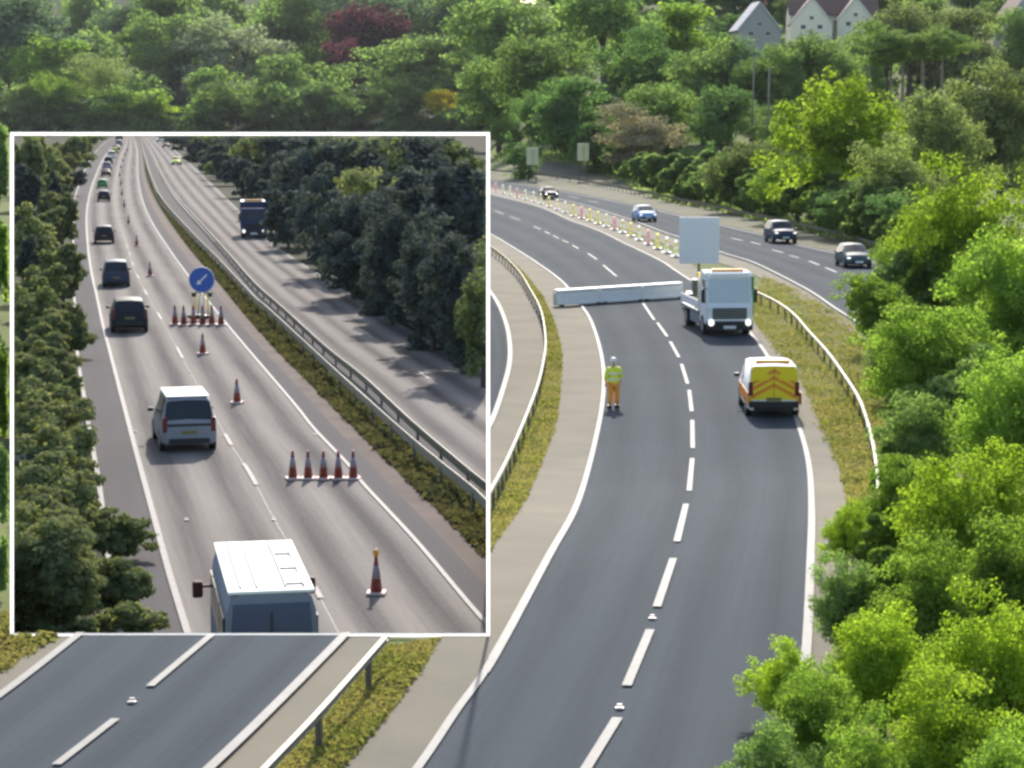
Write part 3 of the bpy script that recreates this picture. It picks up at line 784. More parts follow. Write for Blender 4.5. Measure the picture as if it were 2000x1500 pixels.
# filler wood behind and between, one mass nobody could count
def wood_mass(name, rows, leaf, label, cols, seed, wpx=(120, 170), zoff=0.0):
    rng = np.random.default_rng(seed)
    Ps, Ns, Rs, Ss = [], [], [], []
    for Y, yt in rows:
        for px in cols:
            x = px + rng.uniform(-30, 30); y = yt + rng.uniform(-18, 22); w = rng.uniform(*wpx)
            Yc = max(cast(min(x, 930) if x < 950 else x, max(y + w * 0.8, 20)).y, 945 if x < 950 else 300) if Y > 345 else Y
            top = atY(x, y, Yc); dep = Yc
            r = w / 2 / FPX * dep
            P, N, rd, _ = crown_points(rng, 2600, 12)
            Ps.append(P * np.array([r, r, r * 1.1]) + np.array([top.x, top.y, top.z - r * 1.05])); Ns.append(N)
            Rs.append(np.clip(rd * 0.8 + rng.uniform(-0.15, 0.15), 0, 1)); Ss.append(np.full(len(P), r * 0.055))
    me = leaf_mesh(name, np.concatenate(Ps), np.concatenate(Ns), np.concatenate(Ss), np.concatenate(Rs), rng)
    return link(name, me, L[leaf], None, label=label, cat='wood', kind='stuff')
wood_mass('distant_wood', [(1400, -90), (1340, -60), (1300, -10), (1210, 45), (1150, 95), (1100, 145), (1000, 195)], 'mid', 'mass of green treetops filling the hillside behind the frame', range(-60, 1010, 120), 5)
# ---- the wood beyond the far carriageway and up to the houses
RT = [
 (1545, 58, 110, 470, 'mid', 'mid', 'green crown in front of the left cream gable', 0.1),
 (1640, 62, 110, 470, 'mid', 'mid', 'green crown between and below the two cream gables', 0.1),
 (1478, 84, 120, 468, 'mid', 'mid', 'green crown covering the foot of the grey gabled house', 0.1),
 (1010, -60, 230, 640, 'mid', 'far', 'green tree at the top edge right of the middle of the picture', 0),
 (1180, -70, 240, 650, 'mid', 'far', 'olive topped green tree at the top edge left of the houses', 0),
 (1340, -40, 210, 620, 'bright', 'far', 'bright green tree left of the grey gabled house', 0),
 (1050, 30, 210, 560, 'mid', 'mid', 'big green tree in the wood above the two yellow signs', 0),
 (1250, 50, 180, 560, 'dark', 'mid', 'dark green tree behind the top of the brown bare shrub', 0),
 (1370, 50, 200, 540, 'mid', 'mid', 'broad green tree below and left of the grey gabled house', 0),
 (975, 90, 190, 500, 'mid', 'mid', 'green tree just right of the frame corner', 0),
 (1130, 110, 190, 500, 'dark', 'mid', 'dark green tree behind the two yellow signs', 0),
 (1290, 130, 170, 500, 'mid', 'mid', 'green tree above the brown shrub on its right', 0),
 (1055, 150, 140, 470, 'dark', 'mid', 'deep shaded tree above the left yellow sign', 0),
 (978, 215, 80, 450, 'mid', 'mid', 'small green tree between the frame and the left yellow sign', 0),
 (1410, 150, 160, 470, 'dark', 'mid', 'dark green tree between the brown shrub and the round yellow green tree', 0),
 (1160, 215, 110, 450, 'dark', 'mid', 'low dark tree left of the brown shrub', 0),
 (1600, 28, 200, 480, 'mid', 'mid', 'dark green tree in front of the cream gabled houses', 0.1),
 (1470, 68, 140, 475, 'bluegreen', 'mid', 'dull blue green tree below the grey gabled house', 0.1),
 (1780, -30, 210, 600, 'olive', 'mid', 'olive green tree right of the cream gabled houses', 0),
 (1700, 34, 130, 500, 'mid', 'mid', 'green tree under the right cream gable', 0.1),
 (1900, -30, 210, 560, 'olive', 'mid', 'olive tree near the top right corner', 0),
 (2010, -20, 180, 520, 'mid', 'mid', 'green tree in the top right corner', 0),
 (1735, 40, 150, 402, 'mid', 'mid', 'green crowned tree above the pale bare trunks', 0.66),
 (1825, 40, 140, 402, 'mid', 'mid', 'green tree right of the pale bare trunks', 0.66),
 (1470, 260, 160, 330, 'olive', 'mid', 'loose olive green tree right of the brown shrub', 0),
 (1405, 300, 130, 330, 'mid', 'mid', 'green bush just right of the brown shrub', 0),
 (1380, 350, 110, 300, 'mid', 'mid', 'low green bush at the verge above the pale screen', 0),
 (1500, 205, 120, 360, 'mid', 'mid', 'green tree left of the round yellow green tree', 0),
 (1640, 112, 250, 300, 'lime', 'bushy', 'big round yellow green tree behind the dark blue cars', 0),
 (1560, 290, 170, 260, 'bright', 'mid', 'bright bush at the foot of the round yellow green tree', 0),
 (1480, 330, 130, 255, 'mid', 'mid', 'green bush on the verge above the third car', 0),
 (1690, 330, 190, 235, 'dark', 'bushy', 'dark green tree on the verge above the last car', 0),
 (1600, 375, 120, 235, 'mid', 'mid', 'small green bush on the verge between the last two cars', 0),
 (1840, 150, 210, 290, 'olive', 'bushy', 'olive brown tree at the right below the bare trunks', 0),
 (1760, 250, 170, 240, 'olive', 'bushy', 'olive green tree right of the round yellow green tree', 0),
 (1960, 90, 230, 260, 'olive', 'bushy', 'tall olive green tree at the right edge of the picture', 0),
 (1780, 370, 150, 190, 'dark', 'bushy', 'dark green shaded tree above the bright right hand bushes', 0),
]
for px, yt, w, Y, lf, kd, lab, lo in RT:
    if lo == 0:
        br = max(yt + w * (1.1 if Y > 345 else 1.35), 40)
        if Y > 345: Y = max(cast(px, br).y, 415)
        else:
            bank = float(np.interp(px, [q[0] for q in BankB[::-1]][1:], [q[1] for q in BankB[::-1]][1:]))
            Y = cast(px, min(br, bank - 6)).y
    tree(px, yt, w * 1.25, Y, lf, kd, lab, low=lo, group='trees of the wood on the right')
tree(1252, 200, 245, 400, 'brown', 'mid', 'rounded brown bare looking shrub beyond the far carriageway', low=0.0, name='brown_shrub', cat='shrub', bark='bark_pale')
wood_mass('wood', [(790, -100), (760, -80), (720, -60), (720, -10), (620, 50), (570, 100), (530, 150), (470, 205), (450, 240)], 'dark', 'mass of dark treetops filling the wood behind the far carriageway', list(range(1000, 1440, 105)) , 8, (90, 140))
wood_mass('wood', [(790, -90), (760, -60), (700, -50), (600, -40), (560, 30), (450, 100), (450, 150), (400, 210), (320, 270), (300, 310)], 'mid', 'mass of green undergrowth between the trees at the right', list(range(1520, 2040, 95)), 9, (80, 130))
# bare pale trunks
TL = {1697: 'slim bare trunk at the left end of the row of five', 1738: 'second bare trunk from the left in the row of five', 1762: 'thick dark looking bare trunk in the middle of the row of five',
      1801: 'thickest pale bare trunk, fourth in the row of five', 1838: 'slim bare trunk at the right end of the row of five', 1470: 'slim pale trunk straight below the grey gabled house', 1500: 'slim pale trunk a little right of the one below the grey gabled house'}
for px, y0, y1, w in ((1697, 95, 200, 5), (1738, 90, 205, 5), (1762, 80, 215, 7), (1801, 90, 215, 8), (1838, 110, 200, 5), (1470, 110, 215, 4), (1500, 130, 230, 5)):
    Y = 405; a = atY(px, y1, Y); b = atY(px + 3, y0, Y + 1)
    m = MB(); r = w / 2 / FPX * Y
    m.cyl((0, 0, -2), (b.x - a.x, 1, b.z - a.z), r, r * 0.6, 8)
    o = m.build('bare_trunk', M['bark_pale'], None, label=TL[px], cat='tree trunk', group='slim pale trunks in the wood')
    o.location = a
# ---- the big bright bushes on the near right bank
NT = [   # px, top row, width, base row
 (1900, 290, 330, 660, 'lime', 'near', 'tall bright yellow green tree at the right edge above the others'),
 (2000, 400, 320, 760, 'bright', 'near', 'bright green tree at the right edge halfway down'),
 (1800, 425, 260, 640, 'bright', 'near', 'bright green tree right of the last car on the far carriageway'),
 (1720, 520, 170, 690, 'bright', 'bushy', 'green bush at the end of the visible far carriageway'),
 (1830, 560, 290, 830, 'bright', 'near', 'leafy green tree right of the curved safety barrier'),
 (1735, 640, 130, 790, 'olive', 'bushy', 'dull olive shrub beside the curved safety barrier'),
 (1960, 640, 300, 960, 'bright', 'near', 'bright green tree on the right edge below the middle'),
 (1800, 740, 190, 960, 'mid', 'bushy', 'mid green bush below the end of the curved safety barrier'),
 (1770, 870, 190, 1090, 'bright', 'near', 'bright bush at the lower end of the curved safety barrier'),
 (1900, 830, 280, 1180, 'lime', 'near', 'yellow green bush in the right hand foliage below the middle'),
 (1655, 960, 140, 1130, 'lime', 'bushy', 'yellow green sprays leaning over the right edge line'),
 (2010, 950, 300, 1320, 'bright', 'near', 'broad light green tree low on the right edge'),
 (1655, 1060, 170, 1290, 'mid', 'bushy', 'darker shaded bush close to the right edge line'),
 (1800, 1020, 260, 1330, 'bright', 'near', 'large light green tree in the lower right'),
 (1525, 1232, 150, 1420, 'lime', 'bushy', 'bright sprig crowned bush over the end of the right edge line'),
 (1960, 1130, 340, 1520, 'lime', 'near', 'light green tree in the right corner above the lowest one'),
 (1730, 1150, 260, 1440, 'lime', 'near', 'bright yellow green bush in the middle of the lower right foliage'),
 (1600, 1270, 220, 1540, 'bright', 'near', 'bright green bush at the bottom beside the road'),
 (1850, 1270, 330, 1640, 'lime', 'near', 'bright yellow green bush in the bottom right'),
 (1520, 1385, 190, 1600, 'mid', 'bushy', 'thin green growth spilling on to the road at the bottom'),
 (1690, 1380, 240, 1680, 'bright', 'near', 'light green bush at the bottom right of the road'),
 (2010, 1370, 300, 1760, 'bright', 'near', 'light green bush in the bottom right corner'),
]
for px, yt, w, br, lf, kd, lab in NT:
    root = tree(px, yt, w * 1.2, cast(px, br).y, lf, kd, lab, low=-0.08, group='bright bushes on the right bank', ry=0.8)
def leaf_blob_mass(items, name, leaf, label, seed, nper=9000, keep=None, cat='undergrowth', leaf_px=4.2, kind='stuff'):
    """items: (px, py centre, w px, h px, Y). Leaves sized in real metres at their distance."""
    rng = np.random.default_rng(seed); Ps, Ns, Rs, Ss = [], [], [], []
    for px, py, w, h, Y in items:
        c = atY(px, py, Y); dep = Y * CP - (c.z - CAMH) * SP
        rx, rz = w / 2 / FPX * dep, h / 2 / FPX * dep
        n = int(nper * max(0.2, (w * h) / 40000))
        P, N, rd, _ = crown_points(rng, n, 16 + int(w * h / 4000), blob_r=(0.16, 0.36))
        Ps.append(P * np.array([rx, min(rx, rz) * 0.9, rz]) + np.array([c.x, c.y, c.z])); Ns.append(N); Rs.append(rd); Ss.append(np.full(n, leaf_px / FPX * dep))
    P, N, R_, S = map(np.concatenate, (Ps, Ns, Rs, Ss))
    if keep is not None:
        k = keep(P, S); P, N, R_, S = P[k], N[k], R_[k], S[k]
    me = leaf_mesh(name, P, N, S, R_, rng)
    return link(name, me, L[leaf], None, label=label, cat=cat, kind=kind)
bk = []
for bx, by in resample([q for q in BankB if 1180 < q[0] < 1990], 26):
    hw = 50 + (by - 300) * 0.35
    bk.append((bx, by - hw * 0.62, hw * 1.5, hw * 1.3, cast(bx, by - 3, z_main).y + 2))
leaf_blob_mass(bk, 'hedge_undergrowth', 'mid', 'continuous green growth along the back of the far verge', 75, leaf_px=5, nper=16000)
rb = []
for bx, by in [(1655, 600), (1668, 650), (1690, 700), (1712, 745), (1728, 790), (1742, 840), (1752, 890), (1752, 940), (1700, 1000), (1672, 1060), (1660, 1120), (1650, 1190), (1640, 1260)]:
    hw = 34 + (by - 600) * 0.10
    rb.append((bx + hw * 0.9, by - hw * 0.55, hw * 2.0, hw * 2.1, cast(bx + hw, by + hw * .35, z_main).y))
leaf_blob_mass(rb, 'hedge_undergrowth', 'bright', 'continuous light green growth just behind the curved safety barrier', 78, leaf_px=6, nper=15000)
leaf_blob_mass([(1745, 600, 170, 190, 112), (1860, 560, 220, 260, 112), (1960, 650, 220, 300, 95), (1790, 760, 150, 200, 84), (1880, 800, 240, 280, 76), (1985, 900, 220, 300, 66)], 'undergrowth', 'mid', 'deep green growth filling between the bright bushes on the upper right bank', 76, leaf_px=5.5, nper=14000)
leaf_blob_mass([(1740, 960, 130, 220, 60), (1830, 1050, 240, 260, 52), (1960, 1120, 240, 300, 48), (1700, 1200, 150, 250, 45), (1640, 1330, 170, 220, 40), (1760, 1380, 260, 260, 36), (1920, 1380, 300, 300, 34)], 'undergrowth', 'bright', 'bright green growth filling between the bushes on the lower right bank', 77, leaf_px=8, nper=12000)
# ---- inside the frame: dull dark trees both sides; cut back flush with the frame's planes
def keep_in(P, S):
    x, y = to_px(P); m = 3.0
    e = S / P[:, 1] * FPX
    zg = np.array([z_in(0, float(v)) for v in P[:, 1]]) if len(P) < 400 else np.where(P[:, 1] < 350, 0, 0.009 * (P[:, 1] - 350))
    return (x > 24 + e) & (x < 952.5 - e) & (y > 263 + e) & (P[:, 1] > YE + 0.3) & (P[:, 2] > zg)
def in_tree(px, py, w, h, Y, leaf, label, nper=9000, leaf_px=4.0, group=None, name='broadleaf_tree', cat='tree', blobs=None, zf_=z_in):
    """one tree with its own crown mesh; crown centred at (px, py), w x h in the picture, at distance Y"""
    SEQ[0] += 1
    rng = np.random.default_rng(1000 + SEQ[0])
    Y = max(cast(px, py + 0.42 * h, zf_).y, YE + 1.5) if zf_ else Y
    c = atY(px, py, Y); dep = Y * CP - (c.z - CAMH) * SP
    rx, rz = w / 2 / FPX * dep, h / 2 / FPX * dep
    n = int(nper * max(0.15, w * h / 40000))
    P, N, rd, (cs, rs) = crown_points(rng, n, blobs or (18 + int(w * h / 3500)), blob_r=(0.16, 0.36))
    sc = np.array([rx, min(rx, rz * 1.2) * 0.95, rz]); P = P * sc + np.array(c)
    S = np.full(n, leaf_px / FPX * dep)
    k = keep_in(P, S)
    gz = z_in(px, Y)
    root = empty(name, (c.x, Y, gz), label=label, cat=cat, group=group)
    org = np.array([c.x, Y, gz])
    me = leaf_mesh('crown', P[k] - org, N[k], S[k], rd[k], rng)
    link('crown', me, L[leaf], root)
    m = MB(); hgt = max(0.6, c.z - gz)
    m.cyl((0, 0, 0), (0.1, 0, hgt * 0.6), 0.16, 0.11, 8, cap=False); m.cyl((0.1, 0, hgt * 0.6), (0, 0.1, hgt), 0.11, 0.05, 8, cap=False)
    for q in cs[:5]:
        e = Vector(q * sc * 0.7) + Vector((0, 0, hgt))
        if e.z > 0.3 and c.z + q[2] * sc[2] * 0.7 < 9.5: m.cyl((0.1, 0, hgt * 0.6), e, 0.06, 0.015, 6, cap=False)
    tme = bpy.data.meshes.new('trunk'); m.bm.to_mesh(tme); m.bm.free()
    clip(tme, [(Vector(co) - Vector(org), no) for co, no in P_IN])
    link('trunk', tme, M['bark'], root)
    return root
IR = [  # right side wood of the framed place, far to near: px, py centre, width, height
 (345, 262, 90, 30, 760, 'in_dark'), (400, 275, 110, 50, 560, 'in_mid'), (450, 290, 120, 90, 420, 'in_dark'), (420, 325, 60, 50, 400, 'in_mid'), (510, 290, 130, 110, 330, 'in_mid'),
 (500, 365, 90, 120, 300, 'in_dark'), (560, 350, 130, 160, 250, 'in_dark'), (610, 300, 150, 150, 270, 'in_dark'), (550, 420, 90, 130, 215, 'in_dark'), (620, 440, 130, 190, 190, 'in_dark'), (690, 330, 160, 190, 215, 'in_mid'),
 (690, 470, 140, 220, 160, 'in_dark'), (740, 400, 150, 200, 170, 'in_olive'), (800, 320, 190, 200, 190, 'in_dark'), (765, 515, 150, 230, 138, 'in_dark'),
 (850, 440, 180, 220, 145, 'in_dark'), (900, 330, 150, 170, 160, 'in_mid'), (845, 560, 150, 240, 123, 'in_dark'), (930, 440, 130, 220, 130, 'in_olive'),
 (905, 595, 150, 260, 112, 'in_dark'), (945, 610, 110, 280, 108, 'in_mid')]
words = ['farthest', 'second', 'third', 'fourth', 'fifth', 'sixth', 'seventh', 'eighth', 'ninth', 'tenth', 'eleventh', 'twelfth', 'thirteenth', 'fourteenth', 'fifteenth', 'sixteenth', 'seventeenth', 'eighteenth', 'nineteenth', 'twentieth', 'nearest']
for i, (px, py, w, h, Y, lf) in enumerate(IR):
    tone = {'in_dark': 'blue black shaded', 'in_mid': 'dark green', 'in_olive': 'dark olive lit'}[lf]
    if px < 640 and Y < 450: px += 12
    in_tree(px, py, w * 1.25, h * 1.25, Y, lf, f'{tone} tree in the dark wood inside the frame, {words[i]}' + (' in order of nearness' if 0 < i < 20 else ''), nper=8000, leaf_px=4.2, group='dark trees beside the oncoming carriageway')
IL = [  # left side, far to near
 (170, 268, 90, 40, 640, 'in_mid', 'blue dark far tree at the top left of the worn carriageway'),
 (140, 300, 90, 80, 420, 'in_mid', 'dark tree beside the far end of the traffic queue'),
 (95, 320, 110, 130, 300, 'in_olive', 'olive tree at the upper left inside the frame'),
 (50, 330, 100, 160, 260, 'in_mid', 'green tree in the upper left corner inside the frame'),
 (120, 420, 80, 120, 230, 'in_mid', 'green tree left of the boxy dark car'),
 (60, 470, 120, 170, 190, 'in_olive', 'olive tree on the left side level with the boxy dark car'),
 (120, 540, 110, 130, 165, 'in_mid', 'shaded tree left of the blue grey people carrier'),
 (50, 620, 110, 170, 140, 'in_mid', 'green tree on the left side level with the cone cluster'),
 (125, 640, 120, 120, 125, 'in_mid', 'leafy branches hanging over the hard shoulder by the dark estate car'),
 (80, 730, 130, 130, 105, 'in_mid', 'green tree on the left side above the shaded hollow'),
 (60, 830, 130, 150, 88, 'in_olive', 'olive brown bush on the left side level with the silver people carrier'),
 (130, 800, 90, 140, 94, 'in_mid', 'thin shaded growth along the pale kerb line'),
 (60, 960, 130, 150, 74, 'in_dark', 'deep blue shaded bush low on the left inside the frame'),
 (120, 1000, 150, 150, 66, 'in_mid', 'shaded growth beside the lower kerb line'),
 (90, 1080, 170, 150, 58, 'in_olive', 'olive bush with pale twigs at the lower left inside the frame'),
 (225, 1040, 150, 110, 57, 'in_olive', 'leafy spray reaching over the hard shoulder towards the edge line'),
 (80, 1170, 170, 150, 52, 'in_mid', 'green leafy bush in the lower left corner inside the frame'),
 (225, 1140, 140, 130, 51, 'in_mid', 'leafy branch over the kerb line at the lower left'),
 (255, 1215, 150, 90, 48, 'in_olive', 'low leafy branch along the bottom of the frame left of the grey minibus'),
 (140, 1240, 160, 70, 47.5, 'in_mid', 'dark low bush on the bottom edge of the frame'),
]
for px, py, w, h, Y, lf, lab in IL:
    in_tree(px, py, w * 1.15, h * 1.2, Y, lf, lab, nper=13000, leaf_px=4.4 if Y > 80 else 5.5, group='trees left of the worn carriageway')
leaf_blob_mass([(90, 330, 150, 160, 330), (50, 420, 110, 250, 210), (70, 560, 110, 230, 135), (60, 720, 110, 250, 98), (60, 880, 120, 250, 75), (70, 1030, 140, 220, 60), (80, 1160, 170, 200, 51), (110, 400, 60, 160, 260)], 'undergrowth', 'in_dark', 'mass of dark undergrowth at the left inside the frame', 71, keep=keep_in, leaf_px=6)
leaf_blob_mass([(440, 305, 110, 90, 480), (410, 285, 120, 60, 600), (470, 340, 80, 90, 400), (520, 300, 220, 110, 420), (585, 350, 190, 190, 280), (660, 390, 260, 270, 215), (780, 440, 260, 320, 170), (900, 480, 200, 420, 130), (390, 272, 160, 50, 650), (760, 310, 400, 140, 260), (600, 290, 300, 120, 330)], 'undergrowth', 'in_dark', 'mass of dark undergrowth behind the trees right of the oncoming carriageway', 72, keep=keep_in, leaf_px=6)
hedge = []
for fx, fy in resample([q for q in Fi if 262 < q[1] < 760], 26):
    if fx < 345: continue
    hw = (fy - 237) * 0.42 + 18
    ox = 0.7 if fy < 520 else 0.55
    hedge.append((fx + hw * ox, fy - hw * 0.30, hw * 1.5, hw * 1.25, cast(fx + hw * ox, fy + hw * 0.16, z_in).y))
leaf_blob_mass(hedge, 'hedge_undergrowth', 'in_dark', 'dark leafy mass along the edge of the oncoming carriageway', 73, keep=keep_in, leaf_px=4.5, nper=16000)  # dark leaves over the road edge also stand in for tree shade
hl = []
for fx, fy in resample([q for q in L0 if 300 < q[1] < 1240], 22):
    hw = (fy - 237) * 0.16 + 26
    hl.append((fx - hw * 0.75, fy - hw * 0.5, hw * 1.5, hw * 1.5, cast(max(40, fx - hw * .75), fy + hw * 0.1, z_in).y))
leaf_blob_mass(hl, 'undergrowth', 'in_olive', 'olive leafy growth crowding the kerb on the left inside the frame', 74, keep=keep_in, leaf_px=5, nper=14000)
# ---- bright trees showing in the narrow strip left of the frame
def keep_left(P, S):
    x, y = to_px(P); return (x < 19 - S / P[:, 1] * FPX) & (P[:, 2] > -0.2)
SL = [(0, 330, 90, 200, 300, 'mid', 'green tree in the strip left of the frame near its top'), (5, 520, 90, 240, 190, 'bright', 'bright green tree in the strip left of the frame above its middle'),
      (0, 740, 90, 260, 120, 'bright', 'bright green tree in the strip left of the frame at its middle'), (5, 960, 90, 240, 82, 'mid', 'green tree in the strip left of the frame below its middle'), (-10, 1110, 100, 130, 62, 'mid', 'green bush beside the lower left corner of the frame')]
kk = keep_in
for px, py, w, h, Y, lf, lab in SL:
    keep_in = keep_left
    t = in_tree(px, py, w, h, Y, lf, lab, nper=9000, leaf_px=5, group='trees left of the frame', zf_=z_main)
    for ch in t.children:
        if ch.name.startswith('trunk'): bpy.data.objects.remove(ch)
    m = MB(); m.cyl((0, 0, 0), (0, 0, 3), 0.2, 0.12, 8, cap=False); o = m.build('trunk', M['bark'], t); o.location = (-30 / FPX * Y, 0, 0)
keep_in = kk
# ---- grass tufts and scrub as ground cover
def cover(A, B, zf, n, size, leaf, label, name='grass', seed=3, t=(0.0, 1.0), keep=None, h=(0.5, 1.0), power=1.0):
    rng = np.random.default_rng(seed)
    a = [cast(p.x, p.y, zf) for p in resample(A, 120)]; b = [cast(p.x, p.y, zf) for p in resample(B, 120)]
    t = (t[0] - 0.04, t[1] + 0.04); a = np.array([tuple(v) for v in a]); b = np.array([tuple(v) for v in b])
    i = rng.uniform(0, 118.99, n); k = i.astype(int); f = (i - k)[:, None]
    w = (t[0] + (t[1] - t[0]) * rng.beta(0.9, 0.9, n) + rng.normal(0, 0.03, n))[:, None]
    P = (a[k] * (1 - f) + a[k + 1] * f) * (1 - w) + (b[k] * (1 - f) + b[k + 1] * f) * w
    clump = 0.5 + 0.5 * np.sin(P[:, 0] * 1.7 + np.sin(P[:, 1] * 0.9) * 2) * np.sin(P[:, 1] * 0.55 + 1.3)
    P[:, 2] += rng.uniform(0, 1, n) * size * 1.6 * (0.3 + clump)
    N = rng.normal(size=(n, 3)); N[:, 2] = np.abs(N[:, 2]) * 0.5 + 0.2
    S = np.full(n, size) * (0.6 + 0.6 * clump)
    if keep is not None:
        q = keep(P); P, N, S, clump = P[q], N[q], S[q], clump[q]
    me = leaf_mesh(name, P, N, S, np.clip(1 - clump * 0.6 + rng.uniform(-0.4, 0.3, len(P)), 0, 1), rng)
    return link(name, me, L[leaf], None, label=label, cat='grass', kind='stuff')
kr = lambda P: to_px(P)[0] > 960
kn = lambda P: P[:, 1] < YE - 0.15
ki = lambda P: (to_px(P)[0] < 947) & (to_px(P)[0] > 28) & (P[:, 1] > YE + 0.5)
Bm_x = [(x + 3, y + 8) for x, y in Bm]
cover(Bm_x, Gm, z_main, 36000, 0.06, 'tuft', 'rough grass on the central reserve', seed=11, keep=kr, t=(0.1, 1))
cover([(340, 1720), (533, 1520), (634, 1412), (760, 1262)], [(470, 1720), (667, 1498), (768, 1378), (859, 1246)], z_main, 16000, 0.045, 'tuft', 'rough brownish grass beside the concrete strip at the bottom', seed=12, keep=kn)
cover([(1700, 1300), (1690, 1100), (1665, 990), (1648, 915), (1610, 828), (1570, 742), (1530, 690), (1486, 637), (1465, 600)], [(1790, 1300), (1800, 1100), (1790, 950), (1770, 850), (1740, 760), (1690, 680), (1650, 630), (1580, 585), (1490, 540)], z_main, 44000, 0.065, 'tuft', 'rough grass between the right edge and the bright bushes', seed=13)
cover([(-200, 1440), (0, 1310), (110, 1240)], [(-260, 1300), (-60, 1230), (20, 1200)], z_main, 6000, 0.07, 'tuft', 'grass verge at the left end of the frame foot', seed=14, keep=lambda P: (P[:, 1] < YE - 0.2) | (to_px(P)[0] < 18))
Gi3 = [(x + 4, y) for x, y in G0 if 300 < y < 1200]; Bi3 = [(x - 2, y + 12) for x, y in Bi if 300 < y < 1250]
cover(Gi3, Bi3, z_in, 26000, 0.10, 'tuft_in', 'scrubby weeds on the reserve inside the frame', seed=15, keep=ki)
cover(Gi3, Bi3, z_in, 12000, 0.13, 'scrub_in', 'low dark scrub on the reserve inside the frame', seed=16, keep=ki, name='scrub')
cover(lower(BankB, 0, 6), lower(BankB, 0, -12), z_main, 9000, 0.25, 'olive', 'pale dry grass along the far verge', seed=17, keep=kr)
# ================================================================== VEHICLES
def half_ring(w, zb, zs, wr, zr, crown):
    zm = zb + (zs - zb) * 0.5
    return [(0, zb), (w * 0.86, zb), (w * 0.99, zb + 0.10), (w * 1.0, zm), (w * 0.97, zs), (wr, zr - 0.05), (wr * 0.84, zr), (0, zr + crown)]
def car_body(st, nsub=3):
    """st: list of (y, w, zb, zs, wr, zr, kind of the segment that follows)
    returns body mesh and glass mesh"""
    bm_b, bm_g = bmesh.new(), bmesh.new()
    rows = []
    for i in range(len(st) - 1):
        a, b = st[i], st[i + 1]
        p, q = st[max(0, i - 1)], st[min(len(st) - 1, i + 2)]
        for k in range(nsub):
            t = k / nsub
            vals = [a[0] + (b[0] - a[0]) * t]
            for c in range(1, 6):
                lin = a[c] + (b[c] - a[c]) * t
                cr = 0.5 * (2 * a[c] + (b[c] - p[c]) * t + (2 * p[c] - 5 * a[c] + 4 * b[c] - q[c]) * t * t + (3 * a[c] - p[c] - 3 * b[c] + q[c]) * t ** 3)
                vals.append(lin * 0.55 + cr * 0.45)
            rows.append((vals, a[6]))
    rows.append((list(st[-1][:6]), None))
    rings = []
    for v, _ in rows:
        h = half_ring(v[1], v[2], v[3], v[4], v[5], 0.03)
        full = [(x, z) for x, z in h] + [(-x, z) for x, z in reversed(h[1:-1])]
        rings.append([(x, v[0], z) for x, z in full])
    n = len(rings[0])
    vb = [[bm_b.verts.new(p) for p in r] for r in rings]
    vg = [[None] * n for r in rings]
    def G(i, j):
        if vg[i][j] is None: vg[i][j] = bm_g.verts.new(rings[i][j])
        return vg[i][j]
    # ring segment indices: 0..6 right half going up, 7..13 left half going down
    side = {4, 9}; top = {5, 6, 7, 8}
    for i in range(len(rings) - 1):
        kind = rows[i][1]
        for j in range(n):
            j2 = (j + 1) % n
            glass = (kind == 'side' and j in side) or (kind == 'screen' and j in top) or (kind == 'screen' and j in side and False)
            if glass: bm_g.faces.new((G(i, j), G(i, j2), G(i + 1, j2), G(i + 1, j)))
            else: bm_b.faces.new((vb[i][j], vb[i][j2], vb[i + 1][j2], vb[i + 1][j]))
    bm_b.faces.new(list(reversed(vb[0]))); bm_b.faces.new(vb[-1])
    for b in (bm_b, bm_g):
        bmesh.ops.delete(b, geom=[v for v in b.verts if not v.link_faces], context='VERTS')
        bmesh.ops.recalc_face_normals(b, faces=b.faces[:])
        for f in b.faces: f.smooth = len(f.verts) == 4
    mb, mg = bpy.data.meshes.new('body'), bpy.data.meshes.new('window')
    bm_b.to_mesh(mb); bm_g.to_mesh(mg); bm_b.free(); bm_g.free()
    return mb, mg
